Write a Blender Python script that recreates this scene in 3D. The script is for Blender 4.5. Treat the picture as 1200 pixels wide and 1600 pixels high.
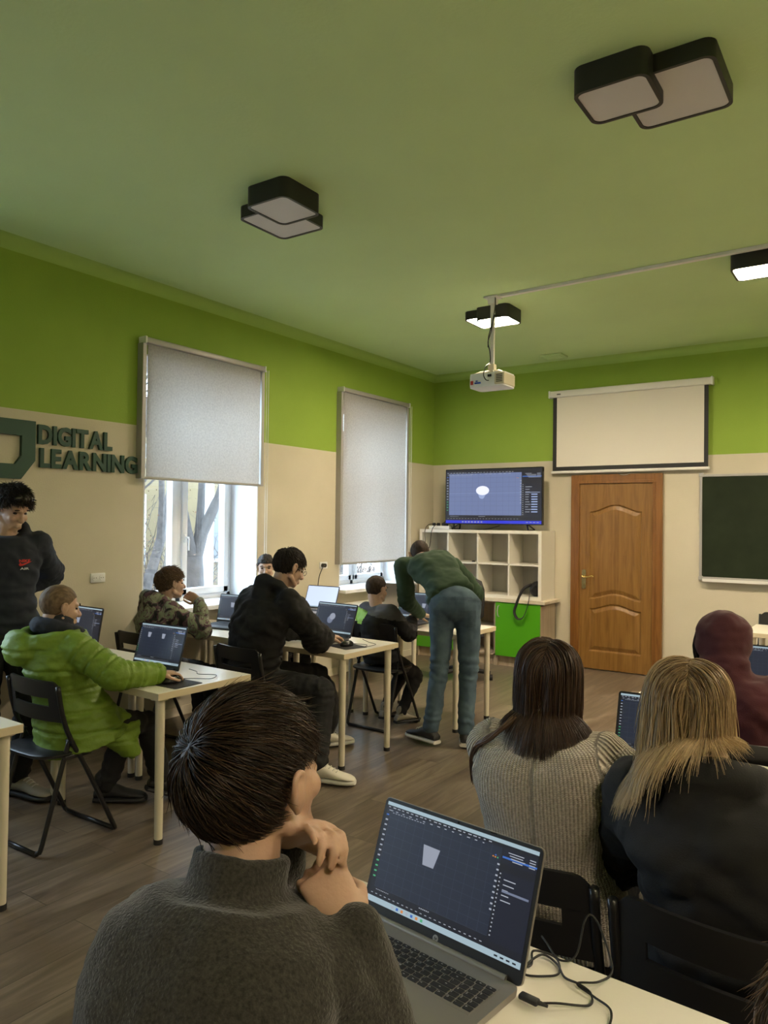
import bpy, bmesh, math, random
import numpy as np
from mathutils import Vector, Matrix, Euler
for o in list(bpy.data.objects): bpy.data.objects.remove(o)
SC = bpy.context.scene
COL = SC.collection
PI = math.pi
random.seed(7)
RNG = np.random.default_rng(7)

# ------------------------------------------------------------------ camera
CAM = np.array([4.7316, -8.0166, 1.5607]); YAW, PITCH, ROLL, FPX = .5987, .0136, .0115, 1174.7
def cam_axes():
    cy, sy = math.cos(YAW), math.sin(YAW)
    f = np.array([-sy*math.cos(PITCH), cy*math.cos(PITCH), math.sin(PITCH)])
    r = np.array([cy, sy, 0.]); u = np.cross(r, f)
    return math.cos(ROLL)*r+math.sin(ROLL)*u, -math.sin(ROLL)*r+math.cos(ROLL)*u, f
_r, _u, _f = cam_axes()
cd = bpy.data.cameras.new('camera'); cam = bpy.data.objects.new('camera', cd); COL.objects.link(cam)
M = Matrix.Identity(4)
for i in range(3):
    M[i][0] = _r[i]; M[i][1] = _u[i]; M[i][2] = -_f[i]; M[i][3] = CAM[i]
cam.matrix_world = M
cd.sensor_fit = 'AUTO'; cd.sensor_width = 36; cd.lens = FPX*36/1600; cd.clip_start = .05; cd.clip_end = 200
SC.camera = cam
# ------------------------------------------------------------------ world, exposure
W = bpy.data.worlds.new('sky'); SC.world = W; W.use_nodes = True
bg = W.node_tree.nodes['Background']; bg.inputs[0].default_value = (.68, .83, 1.0, 1); bg.inputs[1].default_value = 6.5
SC.view_settings.view_transform = 'Standard'; SC.view_settings.look = 'None'
SC.view_settings.exposure = 1.12; SC.view_settings.gamma = 1; SC.view_settings.use_curve_mapping = False
LAMP_W = 82.0        # strength of all lit ceiling lamps, the added unseen ones included
SCREEN = .40         # brightness of the displays
def portal(y0, y1, z0, z1, x=-.46):
    l = bpy.data.lights.new('window_portal', 'AREA'); l.shape = 'RECTANGLE'; l.size = z1-z0; l.size_y = y1-y0
    l.cycles.is_portal = True
    o = bpy.data.objects.new('window_portal', l); COL.objects.link(o)
    o.location = (x, (y0+y1)/2, (z0+z1)/2); o.rotation_euler = (0, -PI/2, 0)
WINS = [(-4.33, -3.09), (-1.89, -.59), (-7.2, -5.95), (-9.6, -8.3)]
WZ0, WZ1 = .86, 2.82
for a, b in WINS: portal(a, b, WZ0, WZ1)

# ------------------------------------------------------------------ helpers
def nrm(v):
    v = np.asarray(v, float); return v/(np.linalg.norm(v)+1e-12)
def V(*a): return np.array(a, float)
def frame_from(z, x=None):
    z = nrm(z); x = V(1, 0, 0) if x is None else np.asarray(x, float)
    if abs(np.dot(nrm(x), z)) > .98: x = V(0, 1, 0)
    x = nrm(x-np.dot(x, z)*z); return x, np.cross(z, x), z
class MB:
    def __init__(s): s.v = []; s.f = []; s.m = []
    def add(s, vs, fs, m=0):
        n = len(s.v); s.v.extend([tuple(map(float, p)) for p in vs])
        s.f.extend([tuple(i+n for i in f) for f in fs]); s.m.extend([m]*len(fs)); return s
    def box(s, c, d, m=0, bev=0, rz=0, rot=None, seg=2):
        bm = bmesh.new(); bmesh.ops.create_cube(bm, size=1)
        bmesh.ops.scale(bm, vec=d, verts=bm.verts)
        if bev: bmesh.ops.bevel(bm, geom=list(bm.edges), offset=min(bev, min(d)*.49), segments=seg, profile=.5, affect='EDGES')
        R = (rot if rot is not None else Matrix.Rotation(rz, 3, 'Z'))
        c = Vector(c); bm.verts.ensure_lookup_table(); bm.verts.index_update()
        s.add([R @ v.co + c for v in bm.verts], [[v.index for v in f.verts] for f in bm.faces], m); bm.free(); return s
    def bb(s, x0, x1, y0, y1, z0, z1, m=0, bev=0):
        return s.box(((x0+x1)/2, (y0+y1)/2, (z0+z1)/2), (abs(x1-x0), abs(y1-y0), abs(z1-z0)), m, bev)
    def loft(s, rings, m=0, cap=True, close=False):
        n = len(rings[0]); vs = [p for r in rings for p in r]; fs = []
        K = len(rings)
        for k in range(K if close else K-1):
            a = k*n; b = ((k+1) % K)*n
            for i in range(n):
                j = (i+1) % n; fs.append((a+i, a+j, b+j, b+i))
        if cap and not close: fs.append(tuple(range(n-1, -1, -1))); fs.append(tuple((K-1)*n+i for i in range(n)))
        return s.add(vs, fs, m)
    def tube(s, pts, r, n=8, m=0, close=False, flat=1.0, smooth=0):
        P = [np.asarray(p, float) for p in pts]
        if smooth: P = spline(P, smooth, close)
        K = len(P); rr = r if hasattr(r, '__len__') else None
        x = None; rings = []
        for k in range(K):
            if close: t = P[(k+1) % K]-P[k-1]
            else: t = P[min(k+1, K-1)]-P[max(k-1, 0)]
            x, y, z = frame_from(t, x if x is not None else V(.13, .2, .97))
            q = np.interp(k/(K-1 if K > 1 else 1), np.linspace(0, 1, len(rr)), rr) if rr is not None else r
            rings.append([P[k]+q*(math.cos(a)*x+math.sin(a)*y*flat) for a in np.linspace(0, 2*PI, n, endpoint=False)])
        return s.loft(rings, m, close=close)
    def cap(s, p0, p1, r0, r1=None, n=14, m=0, e0=1, e1=1):
        r1 = r0 if r1 is None else r1; p0 = np.asarray(p0, float); p1 = np.asarray(p1, float)
        L = p1-p0
        if np.linalg.norm(L) < 1e-6: L = V(0, 0, 1e-4)
        x, y, z = frame_from(L); rings = []
        def ring(c, r): rings.append([c+r*(math.cos(a)*x+math.sin(a)*y) for a in np.linspace(0, 2*PI, n, endpoint=False)])
        for a in (-80, -55, -28): ring(p0+z*r0*e0*math.sin(math.radians(a)), r0*math.cos(math.radians(a)))
        for t in (0, .5, 1): ring(p0+L*t, r0+(r1-r0)*t)
        for a in (28, 55, 80): ring(p1+z*r1*e1*math.sin(math.radians(a)), r1*math.cos(math.radians(a)))
        return s.loft(rings, m)
    def ell(s, c, r, R=None, n=16, m=0):
        R = np.eye(3) if R is None else np.asarray(R); c = np.asarray(c, float); rings = []
        for ph in np.linspace(-84, 84, n//2+2):
            p = math.radians(ph)
            rings.append([c+R@V(r[0]*math.cos(p)*math.cos(a), r[1]*math.cos(p)*math.sin(a), r[2]*math.sin(p)) for a in np.linspace(0, 2*PI, n, endpoint=False)])
        return s.loft(rings, m)
    def cyl(s, p0, p1, r0, r1=None, n=20, m=0):
        r1 = r0 if r1 is None else r1; p0 = np.asarray(p0, float); p1 = np.asarray(p1, float); x, y, z = frame_from(p1-p0)
        an = np.linspace(0, 2*PI, n, endpoint=False)
        return s.loft([[p0+r0*(math.cos(a)*x+math.sin(a)*y) for a in an], [p1+r1*(math.cos(a)*x+math.sin(a)*y) for a in an]], m)
    def prism(s, poly, o, X, Y, d, m=0, bev=0):
        """polygon (2-D, counter-clockwise) in plane o,X,Y, extruded by the vector d"""
        o = np.asarray(o, float); X = np.asarray(X, float); Y = np.asarray(Y, float); d = np.asarray(d, float); n = len(poly)
        a = [o+X*p[0]+Y*p[1] for p in poly]; b = [q+d for q in a]
        return s.add(a+b, [tuple(range(n-1, -1, -1)), tuple(range(n, 2*n))]+[(i, (i+1) % n, n+(i+1) % n, n+i) for i in range(n)], m)
    def mesh(s, name='mesh'):
        me = bpy.data.meshes.new(name); me.from_pydata(s.v, [], s.f)
        me.polygons.foreach_set('material_index', s.m); me.update(); return me
def fixn(me):
    bm = bmesh.new(); bm.from_mesh(me); bmesh.ops.recalc_face_normals(bm, faces=bm.faces); bm.to_mesh(me); bm.free()
def spline(P, k=6, close=False):
    P = [np.asarray(p, float) for p in P]; n = len(P); out = []
    rng = range(n) if close else range(n-1)
    for i in rng:
        if close: a, b, c, d = P[i-1], P[i], P[(i+1) % n], P[(i+2) % n]
        else: a, b, c, d = P[max(i-1, 0)], P[i], P[i+1], P[min(i+2, n-1)]
        for j in range(k):
            t = j/k; out.append(.5*((2*b)+(-a+c)*t+(2*a-5*b+4*c-d)*t*t+(-a+3*b-3*c+d)*t**3))
    if not close: out.append(P[-1])
    return out
def rrect(w, h, r, n=6, cx=0, cy=0):
    out = []
    for (sx, sy, a0) in ((1, 1, 0), (-1, 1, 90), (-1, -1, 180), (1, -1, 270)):
        for k in range(n+1):
            a = math.radians(a0+90*k/n); out.append((cx+sx*(w/2-r)+r*math.cos(a), cy+sy*(h/2-r)+r*math.sin(a)))
    return out
def obj(name, mb, mats, parent=None, loc=None, smooth=None, fix=True):
    me = mb.mesh(name) if isinstance(mb, MB) else mb
    if fix: fixn(me)
    for m in (mats if isinstance(mats, (list, tuple)) else [mats]): me.materials.append(m)
    if smooth: smooth_me(me, smooth)
    o = bpy.data.objects.new(name, me); COL.objects.link(o)
    if parent: o.parent = parent
    if loc is not None: o.location = loc
    return o
def smooth_me(me, ang):
    me.polygons.foreach_set('use_smooth', [True]*len(me.polygons))
    if ang is not True:
        try: me.set_sharp_from_angle(angle=math.radians(ang))
        except Exception: pass
def thing(name, label, cat, loc=(0, 0, 0), rz=0, group=None):
    o = bpy.data.objects.new(name, None); COL.objects.link(o); o.empty_display_size = .1
    o.location = loc; o.rotation_euler = (0, 0, rz); o['label'] = label; o['category'] = cat
    if group: o['group'] = group
    return o
def tag(o, label, cat, group=None):
    o['label'] = label; o['category'] = cat
    if group: o['group'] = group
    return o
def struct(name, mb, mats, smooth=None, parent=None):
    o = obj(name, mb, mats, smooth=smooth, parent=parent); o['kind'] = 'structure'; return o
def dup(root, loc, rz=0, label=None, group=None):
    r = root.copy(); COL.objects.link(r); r.location = loc; r.rotation_euler = (0, 0, rz)
    if label: r['label'] = label
    if group: r['group'] = group
    for ch in list(root.children):
        c = ch.copy(); COL.objects.link(c); c.parent = r
        for g in ch.children:
            d = g.copy(); COL.objects.link(d); d.parent = c
    return r
def text_mb(txt, size=1.0, depth=0.0, bold=0.0, shear=0):
    """built-in font to mesh, bottom-left at the origin, in the XY plane; returns (verts, faces, width, height)"""
    c = bpy.data.curves.new('lettering', 'FONT'); c.body = txt; c.size = size; c.extrude = depth; c.offset = bold; c.shear = shear
    c.resolution_u = 4
    o = bpy.data.objects.new('lettering', c); COL.objects.link(o); bpy.context.view_layer.update()
    me = bpy.data.meshes.new_from_object(o.evaluated_get(bpy.context.evaluated_depsgraph_get()))
    vs = np.array([v.co[:] for v in me.vertices]) if len(me.vertices) else np.zeros((0, 3)); fs = [tuple(p.vertices) for p in me.polygons]
    bpy.data.objects.remove(o); bpy.data.curves.remove(c); bpy.data.meshes.remove(me)
    if len(vs): vs[:, :2] -= vs[:, :2].min(0); return vs, fs, vs[:, 0].max(), vs[:, 1].max()
    return vs, fs, 0, 0

# ------------------------------------------------------------------ materials
def mat(name, col=(.5, .5, .5), rough=.6, metal=0, spec=.5, bump=0, bscale=40, var=0, vscale=4, sss=0, coat=0, sheen=0, emis=None, estr=0, alpha=1):
    m = bpy.data.materials.new(name); m.use_nodes = True; nt = m.node_tree; b = nt.nodes['Principled BSDF']
    b.inputs['Base Color'].default_value = (*col, 1); b.inputs['Roughness'].default_value = rough; b.inputs['Metallic'].default_value = metal
    b.inputs['Specular IOR Level'].default_value = spec
    if sss: b.inputs['Subsurface Weight'].default_value = sss; b.inputs['Subsurface Radius'].default_value = (.01, .004, .002); b.inputs['Subsurface Scale'].default_value = 1
    if coat: b.inputs['Coat Weight'].default_value = coat
    if sheen: b.inputs['Sheen Weight'].default_value = sheen; b.inputs['Sheen Roughness'].default_value = .4
    if emis: b.inputs['Emission Color'].default_value = (*emis, 1); b.inputs['Emission Strength'].default_value = estr
    if bump or var:
        tc = nt.nodes.new('ShaderNodeTexCoord')
        if var:
            n = nt.nodes.new('ShaderNodeTexNoise'); n.inputs['Scale'].default_value = vscale; n.inputs['Detail'].default_value = 5
            nt.links.new(tc.outputs['Object'], n.inputs['Vector'])
            r = nt.nodes.new('ShaderNodeValToRGB'); r.color_ramp.elements[0].position = .3; r.color_ramp.elements[1].position = .7
            r.color_ramp.elements[0].color = (*[c*(1-var) for c in col], 1); r.color_ramp.elements[1].color = (*[min(1, c*(1+var)) for c in col], 1)
            nt.links.new(n.outputs['Fac'], r.inputs[0]); nt.links.new(r.outputs[0], b.inputs['Base Color'])
        if bump:
            n = nt.nodes.new('ShaderNodeTexNoise'); n.inputs['Scale'].default_value = bscale; n.inputs['Detail'].default_value = 4
            nt.links.new(tc.outputs['Object'], n.inputs['Vector'])
            bp = nt.nodes.new('ShaderNodeBump'); bp.inputs['Strength'].default_value = 1; bp.inputs['Distance'].default_value = bump
            nt.links.new(n.outputs['Fac'], bp.inputs['Height']); nt.links.new(bp.outputs[0], b.inputs['Normal'])
    return m
def emat(name, col, s=1.0):
    m = bpy.data.materials.new(name); m.use_nodes = True; nt = m.node_tree; b = nt.nodes['Principled BSDF']
    b.inputs['Base Color'].default_value = (.01, .01, .012, 1); b.inputs['Roughness'].default_value = .35
    b.inputs['Emission Color'].default_value = (*col, 1); b.inputs['Emission Strength'].default_value = s*SCREEN
    return m
def N(nt, t, **kw):
    n = nt.nodes.new(t)
    for k, v in kw.items():
        if k in n.inputs: n.inputs[k].default_value = v
        else: setattr(n, k, v)
    return n
def ramp(nt, stops):
    r = nt.nodes.new('ShaderNodeValToRGB'); e = r.color_ramp.elements
    while len(e) < len(stops): e.new(.5)
    for el, (p, c) in zip(e, stops): el.position = p; el.color = (*c, 1)
    return r
def wall_mat():
    m = bpy.data.materials.new('two_tone_paint'); m.use_nodes = True; nt = m.node_tree; L = nt.links; b = nt.nodes['Principled BSDF']
    g = N(nt, 'ShaderNodeNewGeometry'); s = N(nt, 'ShaderNodeSeparateXYZ'); L.new(g.outputs['Position'], s.inputs[0])
    gt = N(nt, 'ShaderNodeMath', operation='GREATER_THAN'); gt.inputs[1].default_value = 2.27; L.new(s.outputs[2], gt.inputs[0])
    n = N(nt, 'ShaderNodeTexNoise', Scale=2.2, Detail=6.); L.new(g.outputs['Position'], n.inputs['Vector'])
    rg = ramp(nt, [(.3, (.25, .385, .044)), (.7, (.28, .42, .052))]); rc = ramp(nt, [(.3, (.56, .515, .395)), (.7, (.61, .56, .435))])
    L.new(n.outputs['Fac'], rg.inputs[0]); L.new(n.outputs['Fac'], rc.inputs[0])
    mx = N(nt, 'ShaderNodeMix', data_type='RGBA'); L.new(gt.outputs[0], mx.inputs[0]); L.new(rc.outputs[0], mx.inputs[6]); L.new(rg.outputs[0], mx.inputs[7])
    L.new(mx.outputs[2], b.inputs['Base Color']); b.inputs['Roughness'].default_value = .75
    n2 = N(nt, 'ShaderNodeTexNoise', Scale=90., Detail=3.); L.new(g.outputs['Position'], n2.inputs['Vector'])
    bp = N(nt, 'ShaderNodeBump', Strength=.5, Distance=.002); L.new(n2.outputs['Fac'], bp.inputs['Height']); L.new(bp.outputs[0], b.inputs['Normal'])
    return m
def floor_mat():
    m = bpy.data.materials.new('laminate_planks'); m.use_nodes = True; nt = m.node_tree; L = nt.links; b = nt.nodes['Principled BSDF']
    g = N(nt, 'ShaderNodeNewGeometry'); mp = N(nt, 'ShaderNodeMapping'); mp.inputs['Rotation'].default_value = (0, 0, PI/2); L.new(g.outputs['Position'], mp.inputs[0])
    br = N(nt, 'ShaderNodeTexBrick', Scale=1.0); br.inputs['Brick Width'].default_value = 1.25; br.inputs['Row Height'].default_value = .19
    br.inputs['Mortar Size'].default_value = .0016; br.inputs['Mortar Smooth'].default_value = .3; br.offset = .37
    br.inputs['Color1'].default_value = (0, 0, 0, 1); br.inputs['Color2'].default_value = (1, 1, 1, 1); br.inputs['Mortar'].default_value = (.5, .5, .5, 1)
    L.new(mp.outputs[0], br.inputs['Vector'])
    mp2 = N(nt, 'ShaderNodeMapping'); mp2.inputs['Scale'].default_value = (9, 1.1, 1); L.new(g.outputs['Position'], mp2.inputs[0])
    ad = N(nt, 'ShaderNodeVectorMath', operation='ADD'); sc = N(nt, 'ShaderNodeVectorMath', operation='SCALE'); sc.inputs['Scale'].default_value = 17.
    L.new(br.outputs['Color'], sc.inputs[0]); L.new(sc.outputs[0], ad.inputs[0]); L.new(mp2.outputs[0], ad.inputs[1])
    n = N(nt, 'ShaderNodeTexNoise', Scale=1.3, Detail=8., Roughness=.62); n.inputs['Distortion'].default_value = 1.2; L.new(ad.outputs[0], n.inputs['Vector'])
    r = ramp(nt, [(.28, (.085, .062, .044)), (.5, (.165, .128, .094)), (.72, (.27, .22, .165))]); L.new(n.outputs['Fac'], r.inputs[0])
    mx = N(nt, 'ShaderNodeMix', data_type='RGBA'); mx.blend_type = 'MULTIPLY'; mx.inputs[0].default_value = .22; L.new(r.outputs[0], mx.inputs[6]); L.new(br.outputs['Color'], mx.inputs[7])
    mo = N(nt, 'ShaderNodeMix', data_type='RGBA'); L.new(br.outputs['Fac'], mo.inputs[0]); L.new(mx.outputs[2], mo.inputs[6]); mo.inputs[7].default_value = (.04, .03, .022, 1)
    L.new(mo.outputs[2], b.inputs['Base Color'])
    rr = N(nt, 'ShaderNodeMapRange'); rr.inputs[3].default_value = .26; rr.inputs[4].default_value = .46; L.new(n.outputs['Fac'], rr.inputs[0]); L.new(rr.outputs[0], b.inputs['Roughness'])
    bp = N(nt, 'ShaderNodeBump', Strength=.35, Distance=.0012); L.new(n.outputs['Fac'], bp.inputs['Height']); L.new(bp.outputs[0], b.inputs['Normal'])
    return m
def wood_mat(name, c0, c1, c2, axis='Z', rough=.35, scale=7):
    m = bpy.data.materials.new(name); m.use_nodes = True; nt = m.node_tree; L = nt.links; b = nt.nodes['Principled BSDF']
    tc = N(nt, 'ShaderNodeTexCoord'); mp = N(nt, 'ShaderNodeMapping'); s = {'X': (.9, 14, 14), 'Y': (14, .9, 14), 'Z': (14, 14, .9)}[axis]
    mp.inputs['Scale'].default_value = s; L.new(tc.outputs['Object'], mp.inputs[0])
    n = N(nt, 'ShaderNodeTexNoise', Scale=scale*.3, Detail=8., Roughness=.6); n.inputs['Distortion'].default_value = .8; L.new(mp.outputs[0], n.inputs['Vector'])
    r = ramp(nt, [(.3, c0), (.5, c1), (.72, c2)]); L.new(n.outputs['Fac'], r.inputs[0]); L.new(r.outputs[0], b.inputs['Base Color'])
    b.inputs['Roughness'].default_value = rough
    bp = N(nt, 'ShaderNodeBump', Strength=.25, Distance=.001); L.new(n.outputs['Fac'], bp.inputs['Height']); L.new(bp.outputs[0], b.inputs['Normal'])
    return m
def blind_mat():
    m = bpy.data.materials.new('blind_fabric'); m.use_nodes = True; nt = m.node_tree; L = nt.links
    for n in list(nt.nodes): nt.nodes.remove(n)
    out = N(nt, 'ShaderNodeOutputMaterial'); d = N(nt, 'ShaderNodeBsdfDiffuse'); t = N(nt, 'ShaderNodeBsdfTranslucent'); mx = N(nt, 'ShaderNodeMixShader'); mx.inputs[0].default_value = .6
    tc = N(nt, 'ShaderNodeTexCoord'); n = N(nt, 'ShaderNodeTexNoise', Scale=70., Detail=4.); L.new(tc.outputs['Object'], n.inputs['Vector'])
    r = ramp(nt, [(.3, (.59,.57,.55)), (.7, (.72,.70,.67))]); L.new(n.outputs['Fac'], r.inputs[0])
    L.new(r.outputs[0], d.inputs[0]); L.new(r.outputs[0], t.inputs[0]); L.new(d.outputs[0], mx.inputs[1]); L.new(t.outputs[0], mx.inputs[2]); L.new(mx.outputs[0], out.inputs[0])
    return m
def glass_mat():
    m = bpy.data.materials.new('window_glass'); m.use_nodes = True; nt = m.node_tree; L = nt.links
    for n in list(nt.nodes): nt.nodes.remove(n)
    out = N(nt, 'ShaderNodeOutputMaterial'); tr = N(nt, 'ShaderNodeBsdfTransparent'); gl = N(nt, 'ShaderNodeBsdfGlossy', Roughness=.02); mx = N(nt, 'ShaderNodeMixShader'); mx.inputs[0].default_value = .06
    tr.inputs[0].default_value = (.93, .96, .97, 1)
    L.new(tr.outputs[0], mx.inputs[1]); L.new(gl.outputs[0], mx.inputs[2]); L.new(mx.outputs[0], out.inputs[0]); return m
# ------------------------------------------------------------------ the room
WX, WY, WH = 7.6, -10.6, 3.37
M_wall = wall_mat(); M_floor = floor_mat(); M_ceil = mat('ceiling_paint', (.54, .71, .35), .8, bump=.001, bscale=60, var=.03, vscale=1.5)
M_white = mat('white_plastic', (.78, .79, .80), .35); M_reveal = mat('white_reveal_plaster', (.80, .81, .82), .7, bump=.001)
M_cove = mat('cove_paint', (.36, .53, .13), .8); M_glass = glass_mat(); M_blind = blind_mat(); M_alu = mat('grey_aluminium', (.42, .41, .40), .45, metal=.3)
M_cream = mat('cream_trim', (.66, .60, .47), .6)
struct('floor', MB().bb(0, WX, WY, 0, -.1, 0), M_floor)
struct('ceiling', MB().bb(-.45, WX+.2, WY-.2, .2, WH, WH+.15), M_ceil)
wb = MB().bb(-.45, WX+.2, 0, .2, -.1, WH); struct('wall_back', wb, M_wall)
struct('wall_right', MB().bb(WX, WX+.2, WY, 0, -.1, WH), M_wall)
struct('wall_front', MB().bb(-.45, WX+.2, WY-.2, WY, -.1, WH), M_wall)
wl = MB(); ys = sorted([WY]+[y for w in WINS for y in w]+[0]); 
for a, b in zip(ys[:-1], ys[1:]):
    if (a, b) in WINS: wl.bb(-.4, 0, a, b, -.1, WZ0); wl.bb(-.4, 0, a, b, WZ1, WH)
    else: wl.bb(-.4, 0, a, b, -.1, WH)
struct('wall_left', wl, M_wall)
def cove(n, p0, p1, into):
    p0 = np.array(p0, float); p1 = np.array(p1, float); into = np.array(into, float); R = .08; prof = [V(0, 0, 0)]
    for k in range(9):
        a = PI/2*k/8; prof.append(into*R*(1-math.sin(a))+V(0, 0, -R*(1-math.cos(a))))
    q = MB().loft([[p0+v for v in prof], [p1+v for v in prof]]); struct(n, q, M_cove, smooth=40)
cove('trim_1', (0, WY, WH), (0, 0, WH), (1, 0, 0)); cove('trim_2', (0, 0, WH), (WX, 0, WH), (0, -1, 0)); cove('trim_3', (WX, WY, WH), (WX, 0, WH), (-1, 0, 0))
struct('baseboard_left', MB().bb(0, .014, WY, 0, 0, .075, bev=.003), M_cream)
bk = MB().bb(.0, 1.79, -.014, 0, 0, .075); bk.bb(2.75, WX, -.014, 0, 0, .075); struct('baseboard_back', bk, M_cream)
# windows with white frames
for i, (a, b) in enumerate(WINS):
    fx = -.36; f = MB(); w = .055; d = .07; mid = (a+b)/2
    f.bb(fx-d/2, fx+d/2, a, a+w, WZ0, WZ1, bev=.006); f.bb(fx-d/2, fx+d/2, b-w, b, WZ0, WZ1, bev=.006)
    f.bb(fx-d/2, fx+d/2, a, b, WZ0, WZ0+w, bev=.006); f.bb(fx-d/2, fx+d/2, a, b, WZ1-w, WZ1, bev=.006)
    f.bb(fx-d/2, fx+d/2, mid-.03, mid+.03, WZ0, WZ1, bev=.006); f.bb(fx-d/2, fx+d/2, a, b, 2.12, 2.18, bev=.006)
    root = struct('window_%d' % (i+1), f, M_white, smooth=30)
    for s, (c, e) in enumerate(((a+w, mid-.03), (mid+.03, b-w))):
        sf = MB(); q = .055; z0, z1 = WZ0+w, 2.12
        for (y0, y1, u0, u1) in ((c, c+q, z0, z1), (e-q, e, z0, z1), (c, e, z0, z0+q), (c, e, z1-q, z1)): sf.bb(fx-.02, fx+.055, y0, y1, u0, u1, bev=.006)
        so = obj('sash', sf, M_white, root, smooth=30)
        obj('pane', MB().bb(fx-.006, fx+.006, c+q, e-q, z0+q, z1-q), M_glass, so)
        obj('pane', MB().bb(fx-.006, fx+.006, c, e, 2.18, WZ1-w), M_glass, root)
        if s == 1:
            h = MB().box((fx+.062, c+.028, 1.40), (.014, .028, .07), bev=.004); h.tube([(fx+.07, c+.028, 1.41), (fx+.1, c+.028, 1.41), (fx+.105, c+.028, 1.395), (fx+.105, c+.028, 1.30)], .008, 8)
            obj('window_handle', h, M_white, root, smooth=40)
    sl = MB().bb(fx+.03, .12, a-.04, b+.04, WZ0-.03, WZ0+.008, bev=.008); obj('windowsill', sl, M_white, root, smooth=30)
    rv = MB().bb(-.33, .002, b-.012, b+.001, WZ0, WZ1); rv.bb(-.33, .002, a-.001, a+.012, WZ0, WZ1); rv.bb(-.33, .002, a, b, WZ1-.01, WZ1+.002)
    obj('reveal', rv, M_reveal, root)
# roller blinds
def blind(a, b, z0, z1, label, wind=0):
    t = thing('roller_blind', label, 'blind', (0, (a+b)/2, z0)); h = (b-a)/2; H = z1-z0
    obj('fabric', MB().bb(.052, .0545, -h+.035, h-.03, .012, H-.03), M_blind, t)
    cs = MB().bb(.004, .085, -h, h, H-.045, H, bev=.012); obj('cassette', cs, M_alu, t, smooth=40)
    obj('end_cap', MB().bb(.002, .09, -h-.012, -h+.004, H-.05, H+.004, bev=.006), M_white, t); obj('end_cap', MB().bb(.002, .09, h-.004, h+.012, H-.05, H+.004, bev=.006), M_white, t)
    for s in (-1, 1): obj('side_guide', MB().bb(.0, .066, s*h-.018, s*h+.018, 0, H-.045, bev=.004), M_alu, t)
    obj('bottom_rail', MB().bb(.044, .064, -h+.02, h-.02, -.004, .018, bev=.005), M_alu, t, smooth=40)
    c = MB().tube([(.07, h+.035, H-.03), (.07, h+.035, -.75 if wind == 0 else -.3)], .0028, 6); c.tube([(.085, h+.045, H-.03), (.085, h+.045, -.75 if wind == 0 else -.3)], .0028, 6)
    obj('pull_chain', c, M_white, t)
blind(-4.385, -3.105, 1.868, 2.935, 'grey roller blind pulled half down over the window beside the wall lettering')
blind(-1.945, -.70, 1.124, 2.935, 'grey roller blind pulled low over the narrow window nearest the television', 1)

# outside: ground, facade, bare trees
M_soil = mat('leafy_soil', (.16, .10, .065), .9, var=.6, vscale=6); M_fac = mat('ochre_render', (.15, .115, .06), .9, var=.15, vscale=.8); M_facw = mat('white_render', (.42,.42,.41), .9)
M_bark = mat('bark', (.05,.042,.038), .9, bump=.01, bscale=20, var=.3, vscale=12); M_leaf = mat('dry_leaves', (.16,.08,.045), .8, var=.4, vscale=3); M_dark = mat('facade_window_dark', (.10, .11, .12), .3)
struct('ground', MB().bb(-30, -.5, -20, 30, -1.3, -1.2), M_soil)
bld = thing('building', 'ochre building seen through the window behind the bare trees', 'building', (-11, 4, -1.2))
obj('facade', MB().bb(-3, 0, -9, 9, 0, 5.4), M_fac, bld); obj('roof', MB().bb(-3.3, .4, -9.3, 9.3, 5.4, 5.8), M_bark, bld)
for k in range(5):
    w = obj('window', MB().bb(-.02, .05, -7.2+k*3.2, -6.1+k*3.2, 1.6, 3.4), M_facw, bld); obj('pane', MB().bb(.05, .06, -7.1+k*3.2, -6.2+k*3.2, 1.7, 3.3), M_dark, w)
tag(obj('entrance_column', MB().cyl((0, 0, 0), (0, 0, 6), .14, .13), M_facw, loc=(-6.6, 2.35, -1.2)), 'white column standing outside behind the right window pane', 'column')
def tree(x, y, h, seed, label, spread=.5, r0=.13, leaves=900, fork=0, lean=0.):
    R = random.Random(seed); t = thing('bare_tree', label, 'tree', (x, y, -1.2), 0, 'bare trees outside the windows'); br = MB(); tips = []
    def grow(p, d, L, r, lv):
        pts = [p]; q = p.copy(); dd = d.copy()
        for k in range(5):
            dd = nrm(dd+V(R.uniform(-1, 1), R.uniform(-1, 1), R.uniform(-.4, .8))*.2); q = q+dd*L/5; pts.append(q.copy())
            if lv < 4 and k >= 1 and R.random() < (.95 if lv < 3 else .7):
                nd = nrm(dd+V(R.uniform(-1, 1), R.uniform(-1, 1), R.uniform(-.2, .6))*spread*1.5); grow(q, nd, L*R.uniform(.5, .75), r*.5, lv+1)
        br.tube(pts, [r, r*.45], 7 if lv < 2 else 4); tips.extend(pts[2:])
    if fork:
        br.tube([(0, 0, 0), (.03, .02, fork*.5), (0, 0, fork+.1)], [r0*1.3, r0], 10, smooth=3)
        for dy, dx, rr_ in ((-.30, .05, .75), (.05, -.1, .6), (.34, .0, .8)): grow(V(0, 0, fork), nrm(V(dx, dy, 1)), h, r0*rr_, 1)
    else: grow(V(0, 0, 0), V(R.uniform(-.1, .1), lean, 1), h, r0, 0)
    obj('branches', br, M_bark, t, smooth=60)
    lf = MB()
    for k in range(leaves):
        c = tips[R.randrange(len(tips))]+V(R.gauss(0, .3), R.gauss(0, .3), R.gauss(0, .3)); a = nrm(V(R.gauss(0, 1), R.gauss(0, 1), R.gauss(0, 1))); b = nrm(np.cross(a, V(.3, .5, .8)))*.012; a = a*.018
        lf.add([c-a, c+b, c+a, c-b], [(0, 1, 2, 3)])
    o = obj('leaves', lf, M_leaf, t, fix=False); o['kind'] = 'stuff'
tree(-5.0, .62, 2.6, 3, 'thick forked bare tree seen through the right window pane', .5, .14, 3500, 2.05)
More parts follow.
